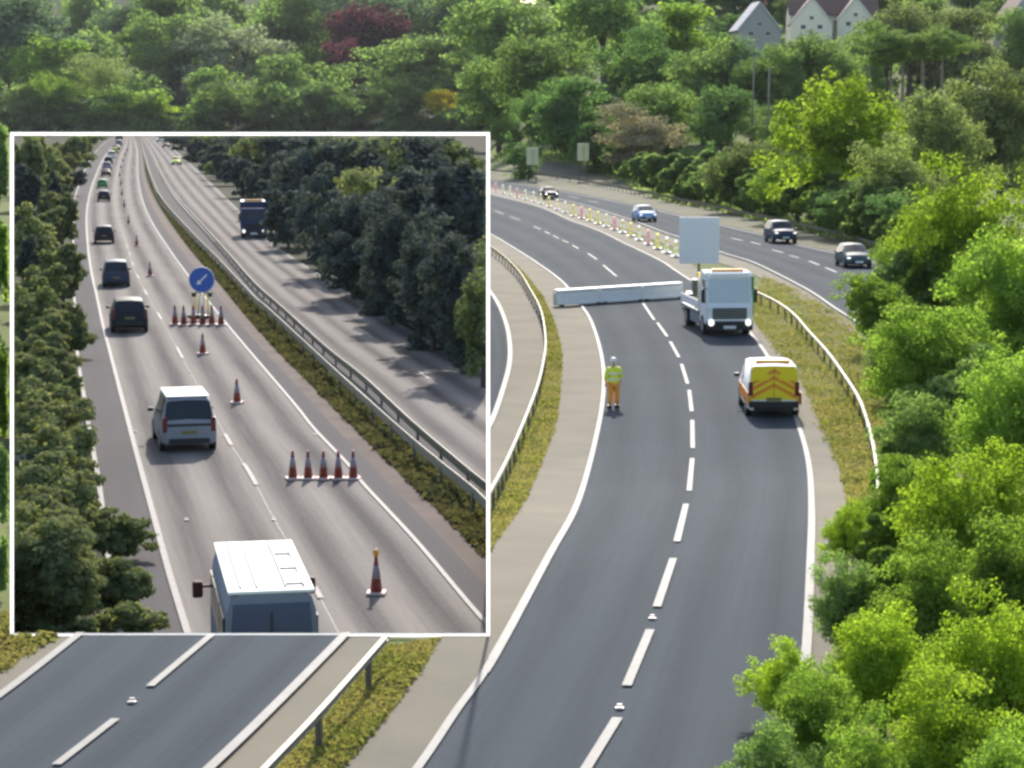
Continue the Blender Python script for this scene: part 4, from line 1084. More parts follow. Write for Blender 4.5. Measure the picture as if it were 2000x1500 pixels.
# y, half width, underside, belt line, roof half width, top, segment
SH = {
 'hatchback': ([(-2.05, .74, .38, .78, .66, .90, ''), (-1.98, .86, .28, .90, .76, 1.00, 'screen'), (-1.62, .90, .22, .93, .62, 1.40, ''), (-1.50, .90, .2, .93, .62, 1.46, 'side'),
                (-0.45, .90, .2, .92, .63, 1.50, ''), (-0.38, .90, .2, .92, .63, 1.50, 'side'), (0.35, .90, .2, .91, .62, 1.46, 'screen'), (1.15, .89, .2, .88, .74, 1.0, ''), (1.85, .84, .24, .72, .70, .82, ''), (2.05, .74, .34, .56, .62, .62, '')], 1.28, .31, 1.49),
 'suv': ([(-2.2, .80, .45, .95, .72, 1.08, ''), (-2.14, .92, .36, 1.06, .82, 1.16, 'screen'), (-1.92, .95, .3, 1.08, .70, 1.62, ''), (-1.8, .95, .28, 1.08, .70, 1.68, 'side'),
          (-0.5, .95, .28, 1.06, .71, 1.73, ''), (-0.42, .95, .28, 1.06, .71, 1.73, 'side'), (0.4, .95, .28, 1.05, .70, 1.68, 'screen'), (1.1, .94, .28, 1.02, .80, 1.15, ''), (2.0, .90, .32, .90, .78, .98, ''), (2.2, .80, .42, .7, .7, .74, '')], 1.35, .36, 1.55),
 'mpv': ([(-2.35, .80, .36, .95, .76, 1.02, ''), (-2.30, .93, .28, 1.02, .84, 1.12, 'screen'), (-2.08, .96, .24, 1.04, .74, 1.76, ''), (-1.95, .96, .22, 1.04, .74, 1.84, 'side'),
          (-0.75, .96, .22, 1.03, .75, 1.90, ''), (-0.68, .96, .22, 1.03, .75, 1.90, 'side'), (0.55, .96, .22, 1.02, .74, 1.84, 'screen'), (1.5, .95, .22, .98, .82, 1.15, ''), (2.1, .90, .26, .86, .78, .92, ''), (2.35, .80, .34, .62, .7, .66, '')], 1.5, .33, 1.6),
 'saloon': ([(-2.25, .72, .38, .72, .66, .84, ''), (-2.18, .86, .28, .84, .78, .95, ''), (-1.65, .90, .22, .9, .76, 1.0, 'screen'), (-0.95, .90, .2, .92, .60, 1.38, 'side'),
             (-0.15, .90, .2, .91, .62, 1.43, ''), (-0.08, .90, .2, .91, .62, 1.43, 'side'), (0.45, .90, .2, .90, .61, 1.38, 'screen'), (1.2, .89, .2, .86, .74, .96, ''), (2.0, .84, .24, .70, .70, .78, ''), (2.2, .74, .34, .54, .62, .58, '')], 1.35, .31, 1.49),
 'van': ([(-2.2, .86, .30, 1.0, .80, 1.70, ''), (-2.15, .90, .24, 1.05, .80, 1.78, ''), (-1.9, .92, .22, 1.05, .80, 1.82, ''), (0.1, .92, .22, 1.05, .80, 1.82, 'side'),
          (0.65, .92, .22, 1.04, .78, 1.76, 'screen'), (1.45, .91, .22, 1.0, .82, 1.12, ''), (2.0, .88, .26, .86, .78, .90, ''), (2.2, .80, .34, .62, .7, .66, '')], 1.4, .32, 1.5),
}
def wheel(parent, x, y, r, w=0.22, rim=True):
    sx = 1 if x > 0 else -1
    m = MB(); m.cyl((-w / 2, 0, 0), (w / 2, 0, 0), r, r, 20)
    o = m.build('wheel', M['rubber'], parent); o.location = (x - sx * w / 2, y, r)
    if rim:
        m = MB(); m.cyl((sx * (w / 2 + .004), 0, 0), (sx * (w / 2 - 0.02), 0, 0), r * 0.62, r * 0.62, 12)
        for k in range(5):
            a = k * 1.2566; m.box((sx * (w / 2 + 0.008), math.cos(a) * r * .33, math.sin(a) * r * .33), (0.012, r * .14, r * .14))
        m.build('rim', M['rim'], o)
    return o
def car(kind, paint_, loc, rz, label, scale=1.0, group=None, lights_on=False, plate=True, cat='car', name=None, roofbox=None, small=False):
    st, ax, wr, tk = SH[kind]
    key = 'car_' + kind
    root = empty(name or {'van': 'panel_van', 'mpv': 'people_carrier', 'suv': 'estate_car'}.get(kind, 'car'), loc, rz, label=label, cat=cat, group=group)
    root.scale = (scale,) * 3
    mb, mg = car_body(st)
    if kind == 'van': pass
    link('body', mb, M['p_' + paint_], root)
    link('window', mg, M['glass'], root)
    L_ = -st[0][0]; W_ = st[3][1]
    for sx in (1, -1):
        for y in (-ax, ax):
            m = MB(); m.cyl((sx * (W_ - 0.10), y, wr), (sx * (W_ + 0.004), y, wr), wr * 1.17, wr * 1.17, 20)
            m.build('wheel_arch', M['black'], root)
            wheel(root, sx * (W_ + 0.012), y, wr)
        zs = st[1][3]
        m = MB(); m.box((sx * (st[1][1] - 0.10), st[1][0] - 0.02, zs - 0.05), (0.16, 0.10, 0.26 if kind in ('hatchback', 'saloon') else 0.5), bev=0.02); m.build('tail_light', M['red_light'], root)
        f = st[-2]
        m = MB(); m.box((sx * (f[1] - 0.17), f[0] + 0.05, f[3] - 0.05), (0.24, 0.20, 0.11), bev=0.03); m.build('headlight', M['lamp'] if lights_on else M['glass_pale'], root)
        mi = [s for s in st if s[6] == 'screen'][-1]
        m = MB(); m.box((sx * (W_ + 0.10), mi[0] + 0.55, mi[3] + 0.08), (0.20, 0.10, 0.14), bev=0.03); m.build('mirror', M['black'], root)
    m = MB(); m.box((0, st[0][0] - 0.01, st[0][2] + 0.34), (0.52, 0.03, 0.12), bev=0.004); m.build('number_plate', M['plate_y'], root)
    m = MB(); m.box((0, st[-1][0] + 0.01, st[-1][2] + 0.08), (0.52, 0.03, 0.12), bev=0.004); m.build('number_plate', M['plate_w'], root)
    m = MB(); m.box((0, st[-1][0] - 0.03, st[-1][2] + 0.02), (1.3, 0.10, 0.20), bev=0.02); m.build('grille', M['black'], root)
    m = MB(); m.box((0, st[0][0] + 0.02, st[0][2] + 0.04), (1.4, 0.10, 0.18), bev=0.03); m.build('bumper', M['black'], root)
    return root
def heading(p, q, zf):
    a, b = cast(*p, zf), cast(*q, zf); d = b - a
    return math.atan2(d.y, d.x) - math.pi / 2
def put(p, zf): return cast(*p, zf) + Vector((0, 0, 0.03))
def rear_at(px, py, rz, L_, zf):
    """location so that the rear bumper stands at the pixel"""
    c = put((px, py), zf); d = Vector((-math.sin(rz), math.cos(rz), 0))
    c = c + d * L_; c.z = zf(px, c.y) + 0.03
    return c
# --- queue on the left lane of the worn carriageway (seen from behind), near to far
Q = [('suv', 'charcoal', (254, 652), 1.0, 'rounded black estate car with bright roof edge ahead of the silver people carrier'),
     ('mpv', 'slate', (228, 562), 0.92, 'tall blue grey people carrier ahead of the rounded black estate car'),
     ('suv', 'charcoal', (204, 477), 0.93, 'boxy dark car with pale roof beside the left edge line'),
     ('hatchback', 'charcoal', (203, 394), 0.98, 'dark hatchback with white roof edge at the tail of the close queue'),
     ('hatchback', 'green', (200, 368), 0.95, 'dark green car directly ahead of the last hatchback of the queue'),
     ('saloon', 'charcoal', (207, 345), 1.0, 'dark saloon third from the tail of the close queue'),
     ('hatchback', 'lilac', (209, 332), 1.05, 'lilac car fourth from the tail of the close queue'),
     ('hatchback', 'charcoal', (212, 320), 1.05, 'dark car fifth from the tail of the close queue'),
     ('mpv', 'white', (218, 310), 1.0, 'pale people carrier sixth from the tail of the close queue'),
     ('hatchback', 'lime', (224, 301), 1.1, 'yellow green car near the head of the queue'),
     ('saloon', 'charcoal', (227, 294), 1.15, 'dark car just ahead of the yellow green one'),
     ('hatchback', 'silver', (232, 285), 1.2, 'silver speck of a car near the top of the queue'),
     ('suv', 'charcoal', (233, 274), 1.3, 'dark car farthest up the queue at the frame top')]
def lane_dir(px, py):
    # direction of travel read from the left edge line at that row
    ys = np.array([p[1] for p in L1][::-1]); xs = np.array([p[0] for p in L1][::-1])
    ds = np.array([p[1] for p in Dl][::-1]); dx = np.array([p[0] for p in Dl][::-1])
    f = lambda y: float(np.interp(y, ys, xs) * .5 + np.interp(y, ds, dx) * .5)
    y2 = 237 + (py - 237) * 0.9
    return heading((f(py), py), (f(y2), y2), z_in)
for kind, pt, p, sc, lab in Q:
    rz = lane_dir(*p)
    car(kind, pt, rear_at(p[0], p[1], rz, -SH[kind][0][0][0] * sc, z_in), rz, lab, sc, group='cars queueing in the left lane of the worn carriageway', cat='car')
# silver people carrier; sun on its roof is painted as a white panel
rz = lane_dir(366, 884)
rz += 0.03
r_ = car('mpv', 'greysilver', rear_at(371, 886, rz, 2.35, z_in), rz, 'silver grey people carrier with its sunlit roof painted white on the worn tarmac left lane', 0.97, cat='people carrier')
m = MB(); m.box((0, -0.7, 1.90), (1.46, 2.6, 0.05), bev=0.02); m.build('roof_glare_panel', M['p_vanwhite'], r_)
m = MB(); m.box((0, -2.33, 0.95), (1.5, 0.05, 0.10), bev=0.02); m.build('tailgate_trim', M['black'], r_)
# --- oncoming worn carriageway
def onc(px, py): return math.pi + heading((px, py), (px - (py - 237) * 0.03, 237 + (py - 237) * 0.9), z_in)
car('hatchback', 'lime', put((345, 322), z_in), math.pi + 0.06, 'bright yellow car driving this way on the oncoming worn carriageway', 1.15, lights_on=True)
car('van', 'navy', put((377, 292), z_in), math.pi + 0.15, 'dark blue van far up the oncoming carriageway under the trees', 1.6, lights_on=True, cat='van')
car('hatchback', 'maroon', put((325, 288), z_in), math.pi + 0.1, 'small dark red car far up the oncoming carriageway', 1.3, lights_on=True)
car('hatchback', 'white', put((314, 277), z_in), math.pi + 0.1, 'small white car farthest up the oncoming carriageway', 1.4, lights_on=True)
# --- the far cars of the dark asphalt road (they come towards the right)
FC = [('hatchback', 'charcoal', (1071, 389), ((1000, 378), (1140, 402)), 'dark car with pale bonnet farthest along the far carriageway, nearest the frame'),
      ('hatchback', 'skyblue', (1258, 432), ((1200, 418), (1330, 448)), 'light blue car on the far carriageway behind the row of traffic posts'),
      ('suv', 'slate', (1524, 474), ((1450, 455), (1600, 495)), 'silver blue car with dark side between two dashes on the far carriageway'),
      ('hatchback', 'teal', (1666, 521), ((1600, 500), (1740, 545)), 'dark teal car half hidden by the bushes on the far carriageway')]
for kind, pt, p, (a, b), lab in FC:
    rz = heading(a, b, z_main)
    car(kind, pt, put(p, z_main), rz, lab, 1.15, group='cars on the far carriageway', lights_on=True)

# --- yellow backed works van
rz = heading((1500, 800), (1460, 700), z_main)
rz += 0.04
loc = rear_at(1510, 816, rz, 2.2, z_main)
v = car('van', 'vanwhite', loc, rz, 'white works van with yellow chevron rear doors standing on the dark carriageway', 1.07, cat='van', name='works_van')
m = MB(); m.prism([(-.85, .56), (.85, .56), (.86, 1.05), (.79, 1.66), (.70, 1.80), (-.70, 1.80), (-.79, 1.66), (-.86, 1.05)], (-2.212, -2.204)); dr = m.build('rear_doors', M['yellow'], v)
def chev(z):
    return [(-.79, z), (0, z + .42), (.79, z), (.79, z + .13), (0, z + .55), (-.79, z + .13)]
m = MB()
for z in (0.66, 0.92, 1.16): m.prism([(x * (0.98 if z < 1 else 0.9), zz) for x, zz in chev(z)], (-2.218, -2.213))
m.build('chevron_stripes', M['orange'], dr)
m = MB(); m.box((0, -2.215, 1.18), (0.015, 0.01, 1.05)); m.build('door_gap', M['black'], dr)
for sx in (1, -1):
    m = MB(); m.box((sx * .43, -2.222, 1.42), (0.5, 0.012, 0.24), bev=0.004); m.build('door_window', M['yellow'], dr)
    m = MB(); m.box((sx * 0.925, -0.6, 0.68), (0.012, 3.9, 0.44)); m.build('side_stripe', M['orange'], v)
m = MB(); m.box((0, -1.5, 1.90), (1.2, 0.28, 0.12), bev=0.03); m.build('light_bar', M['amber'], v)
m = MB(); m.box((0, -2.24, 0.46), (1.72, 0.10, 0.22), bev=0.03); m.build('rear_bumper', M['black'], v)
m = MB(); m.box((0, -2.21, 0.60), (1.5, 0.02, 0.05)); m.build('reflector_strip', M['plate_w'], v)

# --- works lorry facing us, with raised pale board on the bed
def lorry_cab(root, W, zf, y0, body, H=2.9, screen='glass_pale', accent=None, base=0.55):
    """forward control cab; front face at y0"""
    w = W / 2
    m = MB(); m.prism([(y0 - 2.0, base), (y0 - 0.02, base), (y0, base + 0.9), (y0 - 0.10, base + 1.05), (y0 - 0.34, H - 0.15), (y0 - 0.5, H), (y0 - 1.9, H + 0.02), (y0 - 2.0, H - 0.1)], (-w, w), axis='x')
    bmesh.ops.bevel(m.bm, geom=[e for e in m.bm.edges if e.calc_length() > 0.5 and abs(e.verts[0].co.x - e.verts[1].co.x) < 1e-4], offset=0.07, segments=2, affect='EDGES')
    cab = m.build('cab', body, root)
    n = Vector((0, H - 0.15 - base - 1.05, 0.24)).normalized()
    q = lambda x, t: Vector((x, y0 - 0.10 - 0.24 * t + 0.012, base + 1.05 + (H - 1.2 - base) * t))
    m = MB()
    f = m.bm.faces.new([m.bm.verts.new(p) for p in (q(-w * .88, .06), q(w * .88, .06), q(w * .84, .88), q(-w * .84, .88))])
    r = bmesh.ops.extrude_face_region(m.bm, geom=[f]); bmesh.ops.translate(m.bm, verts=[x for x in r['geom'] if isinstance(x, bmesh.types.BMVert)], vec=(0, 0.012, 0))
    bmesh.ops.recalc_face_normals(m.bm, faces=m.bm.faces[:]); sc = m.build('windscreen', M[screen], cab)
    for s in (-1, 1):
        m = MB(); m.prism([(y0 - 1.3, base + 1.1), (y0 - 0.30, base + 1.05), (y0 - 0.48, H - 0.4), (y0 - 1.3, H - 0.4)], (s * w, s * (w + 0.012)), axis='x'); m.build('side_window', M['glass'], cab)
        m = MB(); m.box((s * (w + 0.16), y0 - 0.18, base + 1.45), (0.16, 0.12, 0.7), bev=0.03); m.box((s * (w + 0.05), y0 - 0.2, base + 1.8), (0.22, 0.04, 0.04)); m.build('mirror', M['black'], root)
        m = MB(); m.cyl((s * w * .80, y0 - 0.02, base + 0.12), (s * w * .80, y0 + 0.10, base + 0.12), 0.17, 0.15, 14); m.build('headlight', M['lamp'], root)
    m = MB()
    for k in range(5): m.box((0, y0 + 0.005, base + 0.36 + k * 0.11), (W * 0.74, 0.03, 0.085), bev=0.008)
    m.build('grille', M['black'], cab)
    m = MB(); m.box((0, y0 - 0.02, base - 0.03), (W * 1.0, 0.16, 0.46), bev=0.05); m.build('bumper', M['black'], root)
    m = MB(); m.box((0, y0 + 0.065, base - 0.10), (0.62, 0.012, 0.15), bev=0.003); m.build('number_plate', M['plate_w'], root)
    m = MB(); m.box((0, y0 - 0.12, base + 1.0), (W * 0.8, 0.05, 0.04)); m.build('wiper', M['black'], cab)
    return cab
rz = heading((1340, 520), (1428, 655), z_main) + 0.12
c0 = put((1423, 657), z_main); d = Vector((-math.sin(rz), math.cos(rz), 0))
lo = c0 - d * 3.6; lo.z = 0.03
T = empty('works_lorry', lo, rz, label='white works lorry with open bed facing the camera across the dark carriageway', cat='lorry')
T.scale = (1.04, 1.04, 1.04)
lorry_cab(T, 2.32, z_main, 3.7, M['p_white'], H=3.15)
m = MB(); m.box((0, 3.48, 3.02), (1.9, 0.12, 0.20), bev=0.04); m.build('sun_visor', M['p_vanwhite'], T)
m = MB(); m.box((-1.19, 3.1, 2.0), (0.05, 1.0, 1.9), bev=0.01); m.build('green_side_panel', M['p_green'], T)
m = MB(); m.box((0, 2.9, 3.22), (1.6, 0.22, 0.13), bev=0.03); m.build('light_bar', M['amber'], T)
for s in (-1, 1):
    m = MB(); m.box((s * 0.42, -0.8, 0.72), (0.14, 6.4, 0.22)); m.build('chassis_rail', M['black'], T)
    wheel(T, s * 1.18, 2.55, 0.48, 0.3); wheel(T, s * 1.18, -2.4, 0.48, 0.5)
    m = MB(); m.box((s * 1.1, 0.2, 0.65), (0.12, 2.9, 0.5), bev=0.02); m.build('side_guard', M['p_silver'], T)
    m = MB(); m.box((s * 1.2, -1.2, 1.4), (0.05, 5.2, 0.42), bev=0.01); m.build('drop_side', M['p_vanwhite'], T)
m = MB(); m.box((0, -1.2, 1.02), (2.44, 5.3, 0.14), bev=0.02); m.build('bed', M['p_silver'], T)
m = MB(); m.box((0, 1.5, 1.95), (2.40, 0.10, 1.7), bev=0.02)
for k in range(5): m.box((0, 1.44, 1.4 + k * 0.3), (2.3, 0.06, 0.05))
m.build('headboard', M['p_vanwhite'], T)
for x in (1.1, 0.75):
    m = MB(); m.box((x, 1.20, 2.0), (0.16, 0.12, 2.0), bev=0.02); m.build('yellow_post', M['yellow'], T)
m = MB()
for k in range(5): m.sph((-0.8 + k * 0.4, -0.3 - 0.2 * (k % 2), 1.3), 0.34, (1, 1.2, 0.8))
m.build('sandbag_pile', M['concrete'], T)
# pale board on its own mast behind the cab, seen as a high square
P0 = empty('arrow_board', (0, 0, 0), 0, label='pale square board raised on a mast behind the white works lorry', cat='sign board')
bd = put((1366, 600), z_main); Yb = bd.y + 3.5
tl, br_ = atY(1327, 425, Yb), atY(1404, 516, Yb)
P0.location = ((tl.x + br_.x) / 2, Yb, 0.03)
wb, hb = br_.x - tl.x, tl.z - br_.z; zc = (tl.z + br_.z) / 2
m = MB(); m.box((0, 0, zc), (wb, 0.14, hb), bev=0.03); pn = m.build('panel', M['p_vanwhite'], P0)
m = MB()
for i in range(5):
    for j in range(5): m.cyl((-wb * .38 + i * wb * .19, -0.07, zc - hb * .36 + j * hb * .18), (-wb * .38 + i * wb * .19, -0.10, zc - hb * .36 + j * hb * .18), 0.075, 0.06, 10)
m.build('lamp_cluster', mat('dull_lamp', (0.84, 0.83, 0.81), 0.5), pn)
m = MB(); m.cyl((0, 0.1, 0), (0, 0.1, zc), 0.09, 0.07, 10); m.box((0, 0.1, 0.5), (1.7, 2.2, 0.16), bev=0.03); m.box((0, 0.1, 1.0), (0.8, 1.1, 0.8), bev=0.05); m.build('mast', M['galv'], P0)
for s in (-1, 1): wheel(P0, s * 0.95, 0.1, 0.33, 0.2)

# --- the long white barrier lying across the left lane
a, b = cast(1084, 599, z_main), cast(1330, 582, z_main)
ang = math.atan2(b.y - a.y, b.x - a.x); LB = (b - a).length
Bq = empty('white_barrier', a + Vector((0, 0, 0.03)), ang, label='long white slatted barrier laid across the left lane up to the works lorry', cat='barrier')
n = 3
for k in range(n):
    x0, x1 = LB * k / n, LB * (k + 1) / n - 0.05
    m = MB(); m.box(((x0 + x1) / 2, 0, 0.42), (x1 - x0, 0.40, 0.74), bev=0.03)
    m.box(((x0 + x1) / 2, -0.03, 0.90), (x1 - x0 - 0.05, 0.46, 0.16), bev=0.03)
    m.box(((x0 + x1) / 2, -0.03, 0.12), (x1 - x0 - 0.05, 0.46, 0.14), bev=0.03)
    m.build('barrier_section', M['white_paint'], Bq)
    m = MB()
    m.box(((x0 + x1) / 2, -0.205, 0.5), (x1 - x0 - 0.2, 0.012, 0.03)); m.build('groove', M['plate_w'], Bq)
    for x in (x0 + 0.25, x1 - 0.25):
        m = MB(); m.box((x, -0.30, 0.06), (0.16, 0.34, 0.08), bev=0.01); m.build('foot', M['black'], Bq)

# --- grey minibus at the bottom of the frame
PB = cast(517, 1158, lambda c, Y: 2.62)          # roof rear edge
rzb = heading((520, 1200), (455, 1070), z_in) * 0.9
rzb += -0.01
dB = Vector((-math.sin(rzb), math.cos(rzb), 0))
cb = PB + dB * 2.75
MBs = empty('minibus', (cb.x + 0.12, cb.y, 0.03), rzb, label='pale grey minibus with roof hatches and white roof at the bottom of the frame', cat='minibus')
MBs.scale = (0.86, 1, 1)
m = MB(); prof = [(-0.98, 0.32), (0.98, 0.32), (1.0, 0.6), (1.0, 1.3), (0.93, 2.25), (0.84, 2.5), (0.6, 2.6), (-0.6, 2.6), (-0.84, 2.5), (-0.93, 2.25), (-1.0, 1.3), (-1.0, 0.6)]
m.prism(prof, (-2.75, 2.0)); 
m.prism([(x * .97, min(z, 2.5)) for x, z in prof], (1.98, 2.2))
m.build('body', M['p_busgrey'], MBs)
m = MB(); m.prism([(2.2, 0.4), (2.9, 0.45), (2.85, 1.0), (2.2, 1.25)], (-.93, .93), axis='x'); m.build('bonnet', M['p_busgrey'], MBs)
m = MB(); m.box((0, -0.40, 2.61), (1.80, 4.74, 0.06), bev=0.02); rf = m.build('roof', M['p_vanwhite'], MBs)
for x in (-0.62, -0.28, 0.32, 0.70):
    m = MB(); m.box((x, -0.4, 2.66), (0.035, 4.3, 0.045), bev=0.01); m.build('roof_rail', M['black'], rf)
for y in (-1.9, -0.5, 0.9):
    m = MB(); m.box((0.51, y, 2.655), (0.34, 0.75, 0.05), bev=0.02); m.build('roof_hatch', M['white_paint'], rf)
    for dy in (-0.42, 0.42): m = MB(); m.box((0.51, y + dy, 2.65), (0.36, 0.05, 0.03)); m.build('hatch_rim', M['galv_dark'], rf)
m = MB(); m.prism([(-.88, 1.40), (.88, 1.40), (.80, 2.40), (-.80, 2.40)], (-2.765, -2.752)); m.build('rear_window', mat('tinted_rear_window', (0.05, 0.075, 0.17), 0.25, 0, 0.6), MBs)
m = MB(); m.box((0, -2.77, 1.1), (0.5, 0.03, 0.3), bev=0.02); m.box((0, -2.775, 1.38), (0.03, 0.03, 1.7)); m.build('door_handle', M['black'], MBs)
for s in (-1, 1):
    for y0, y1 in ((-2.5, -1.3), (-1.2, 0.0), (0.1, 1.2), (1.3, 1.9)):
        m = MB(); m.prism([(y0, 1.42), (y1, 1.42), (y1, 2.1), (y0, 2.1)], (s * 0.955, s * 0.998), axis='x'); m.build('side_window', M['glass'], MBs)
    wheel(MBs, s * 1.0, -1.7, 0.36, 0.25); wheel(MBs, s * 1.0, 1.9, 0.36, 0.25)
    m = MB(); m.box((s * 0.93, -2.77, 0.95), (0.12, 0.05, 0.5), bev=0.02); m.build('tail_light', M['red_light'], MBs)
    m = MB(); m.box((s * 1.30, 1.75, 1.75), (0.24, 0.14, 0.34), bev=0.05); m.box((s * 1.1, 1.8, 1.8), (0.3, 0.05, 0.05)); m.build('mirror', M['p_maroon'], MBs)

# --- dark box lorry coming towards us on the worn carriageway
rz = math.pi + 0.13
c0 = put((496, 466), z_in); d = Vector((-math.sin(rz), math.cos(rz), 0))
lo = c0 - d * 3.4; lo.z = 0.03
BLr = empty('box_lorry', lo, rz, label='dark box lorry with headlights on driving this way beside the shaded trees', cat='lorry')
lorry_cab(BLr, 2.35, z_in, 3.4, M['p_navy'], H=2.8, screen='glass')
m = MB(); m.box((0, -1.2, 2.1), (2.45, 5.4, 2.5), bev=0.05); m.build('cargo_box', M['p_navy'], BLr)
m = MB(); m.box((0, -1.2, 3.38), (2.3, 5.2, 0.05), bev=0.02); m.build('box_roof', M['p_vanwhite'], BLr)
m = MB(); m.box((0, 1.3, 3.5), (1.7, 0.25, 0.18), bev=0.04); m.build('light_bar', M['amber'], BLr)
for s in (-1, 1): wheel(BLr, s * 1.18, 2.3, 0.45, 0.3); wheel(BLr, s * 1.18, -2.6, 0.45, 0.5)

# ================================================================== CONES, POSTS, SIGNS
def cone_proto(lamp=True, h=0.9):
    root = empty('traffic_cone', (0, 0, 0), 0)
    m = MB()
    m.box((0, 0, 0.035), (0.44, 0.44, 0.07), bev=0.02); m.build('base', M['cone_base'], root)
    m = MB(); R0, R1_ = 0.145, 0.035
    r = lambda z: R0 + (R1_ - R0) * (z - 0.07) / (h - 0.07)
    m.cyl((0, 0, 0.07), (0, 0, h), r(.07), r(h), 20)
    m.build('cone_body', M['red_or'], root)
    m = MB(); m.cyl((0, 0, h * 0.42), (0, 0, h * 0.76), r(h * .42) + 0.004, r(h * .76) + 0.004, 20); m.build('white_sleeve', M['cone_white'], root)
    if lamp:
        m = MB(); m.cyl((0, 0, h), (0, 0, h + 0.06), 0.05, 0.07, 12); m.sph((0, 0, h + 0.10), 0.075, (1, 0.7, 1)); m.build('lamp', M['amber'], root)
    return root
M['cone_base'] = mat('cone_base', (0.62, 0.45, 0.40), 0.7)
PC = cone_proto(True); PN = cone_proto(False)
def put_cone(px, py, label, src=PN, group=None, sc=1.0, zf=z_in):
    c = copy_tree(src); c.location = put((px, py), zf); c.scale = (sc,) * 3; c['label'] = label; c['category'] = 'traffic cone'
    if group: c['group'] = group
    c.rotation_euler = (0, 0, random.Random(px).uniform(-.3, .3)); return c
put_cone(735, 1163, 'nearest tall cone with an orange lamp right of the grey minibus', PC, 'cones standing singly along the closed lane', 1.0)
for (px, py, s), lab in zip([(463, 789, 1.08), (396, 693, 1.12), (293, 540, 1.15), (267, 481, 1.1), (251, 438, 1.1), (243, 405, 1.1), (238, 382, 1.1), (236, 362, 1.15), (234, 345, 1.15), (236, 329, 1.2), (240, 316, 1.25), (244, 305, 1.3), (248, 296, 1.35)],
        ['single cone right of the silver people carrier', 'single cone below the cluster under the blue sign', 'first single cone beyond the blue sign', 'second single cone beyond the blue sign',
         'third single cone beyond the blue sign', 'fourth single cone beyond the blue sign', 'fifth single cone beyond the blue sign', 'sixth single cone beyond the blue sign', 'seventh single cone beyond the blue sign',
         'eighth single cone beyond the blue sign', 'ninth single cone beyond the blue sign', 'tenth single cone beyond the blue sign', 'farthest single cone beyond the blue sign']):
    put_cone(px, py, lab, PN, 'cones standing singly along the closed lane', s)
for k, (px, lab) in enumerate(zip((572, 602, 632, 661, 690), ('leftmost', 'second from the left', 'middle', 'fourth from the left', 'rightmost'))):
    put_cone(px, 938, f'{lab} cone of the row of five across the inner lane' if k in (0, 2, 4) else f'cone {lab} in the row of five across the inner lane', PN, 'row of five cones', 1.0)
for k, px in enumerate((342, 359, 378, 396, 414, 432)):
    put_cone(px, 636 + (k % 2), ('leftmost', 'second', 'third', 'fourth', 'fifth', 'rightmost')[k] + ' cone in the cluster of six under the blue sign', PN, 'cluster of six cones under the blue sign', 1.22)
for o in (PC, PN):
    for c in list(o.children): bpy.data.objects.remove(c)
    bpy.data.objects.remove(o)
# blue round sign on its yellow legged stand
S = empty('arrow_sign', put((388, 622), z_in), 0.0, label='round blue keep left sign on a yellow legged stand behind the cone cluster', cat='road sign')
Ys = S.location.y
topz, botz = atY(394, 522, Ys).z, atY(394, 573, Ys).z
zc = (topz + botz) / 2; rr = (topz - botz) / 2; xo = atY(394, 548, Ys).x - S.location.x
m = MB(); m.cyl((xo, 0, zc), (xo, -0.03, zc), rr, rr, 36); ds = m.build('disc', M['blue'], S)
m = MB(); rim_ = [(xo + rr * .97 * math.cos(t), zc + rr * .97 * math.sin(t)) for t in np.linspace(0, 2 * math.pi, 40, endpoint=False)]
for i in range(40): m.cyl((rim_[i][0], -0.035, rim_[i][1]), (rim_[(i + 1) % 40][0], -0.035, rim_[(i + 1) % 40][1]), rr * 0.025, n=6)
m.build('rim', M['plate_w'], ds)
A45 = math.radians(225)
def rot2(x, z): return (xo + x * math.cos(A45) - z * math.sin(A45), zc + x * math.sin(A45) + z * math.cos(A45))
m = MB(); k = rr
m.prism([rot2(-.55 * k, -.05 * k), rot2(.25 * k, -.05 * k), rot2(.25 * k, .05 * k), rot2(-.55 * k, .05 * k)], (-0.040, -0.034))
m.prism([rot2(.2 * k, -.2 * k), rot2(.55 * k, 0), rot2(.2 * k, .2 * k)], (-0.041, -0.035)); m.build('arrow', M['white_paint'], ds)
for s in (-1, 1):
    m = MB(); m.cyl((xo + s * rr * .62, 0.0, botz - 0.10), (xo + s * rr * .62, -0.1, botz - 0.10), 0.13, 0.13, 14); m.build('warning_lamp', M['black'], S)
    m = MB(); m.cyl((xo * .6 + s * .42, 0.1, 0), (xo + s * .3, 0.04, botz + 0.2), 0.045, 0.04, 8); m.build('leg', M['yellow'], S)
    m = MB(); m.cyl((xo * .6 + s * .16, -0.2, 0), (xo + s * .1, 0.04, botz), 0.04, 0.035, 8); m.build('leg', M['beige'], S)
m = MB(); m.box((xo, 0.06, botz + 0.02), (rr * 1.6, 0.06, 0.06)); m.build('cross_bar', M['galv_dark'], S)
m = MB(); m.sph((0, -0.1, 0.10), 0.5, (1.4, 0.6, 0.25), 14); m.build('sandbag', M['black'], S)
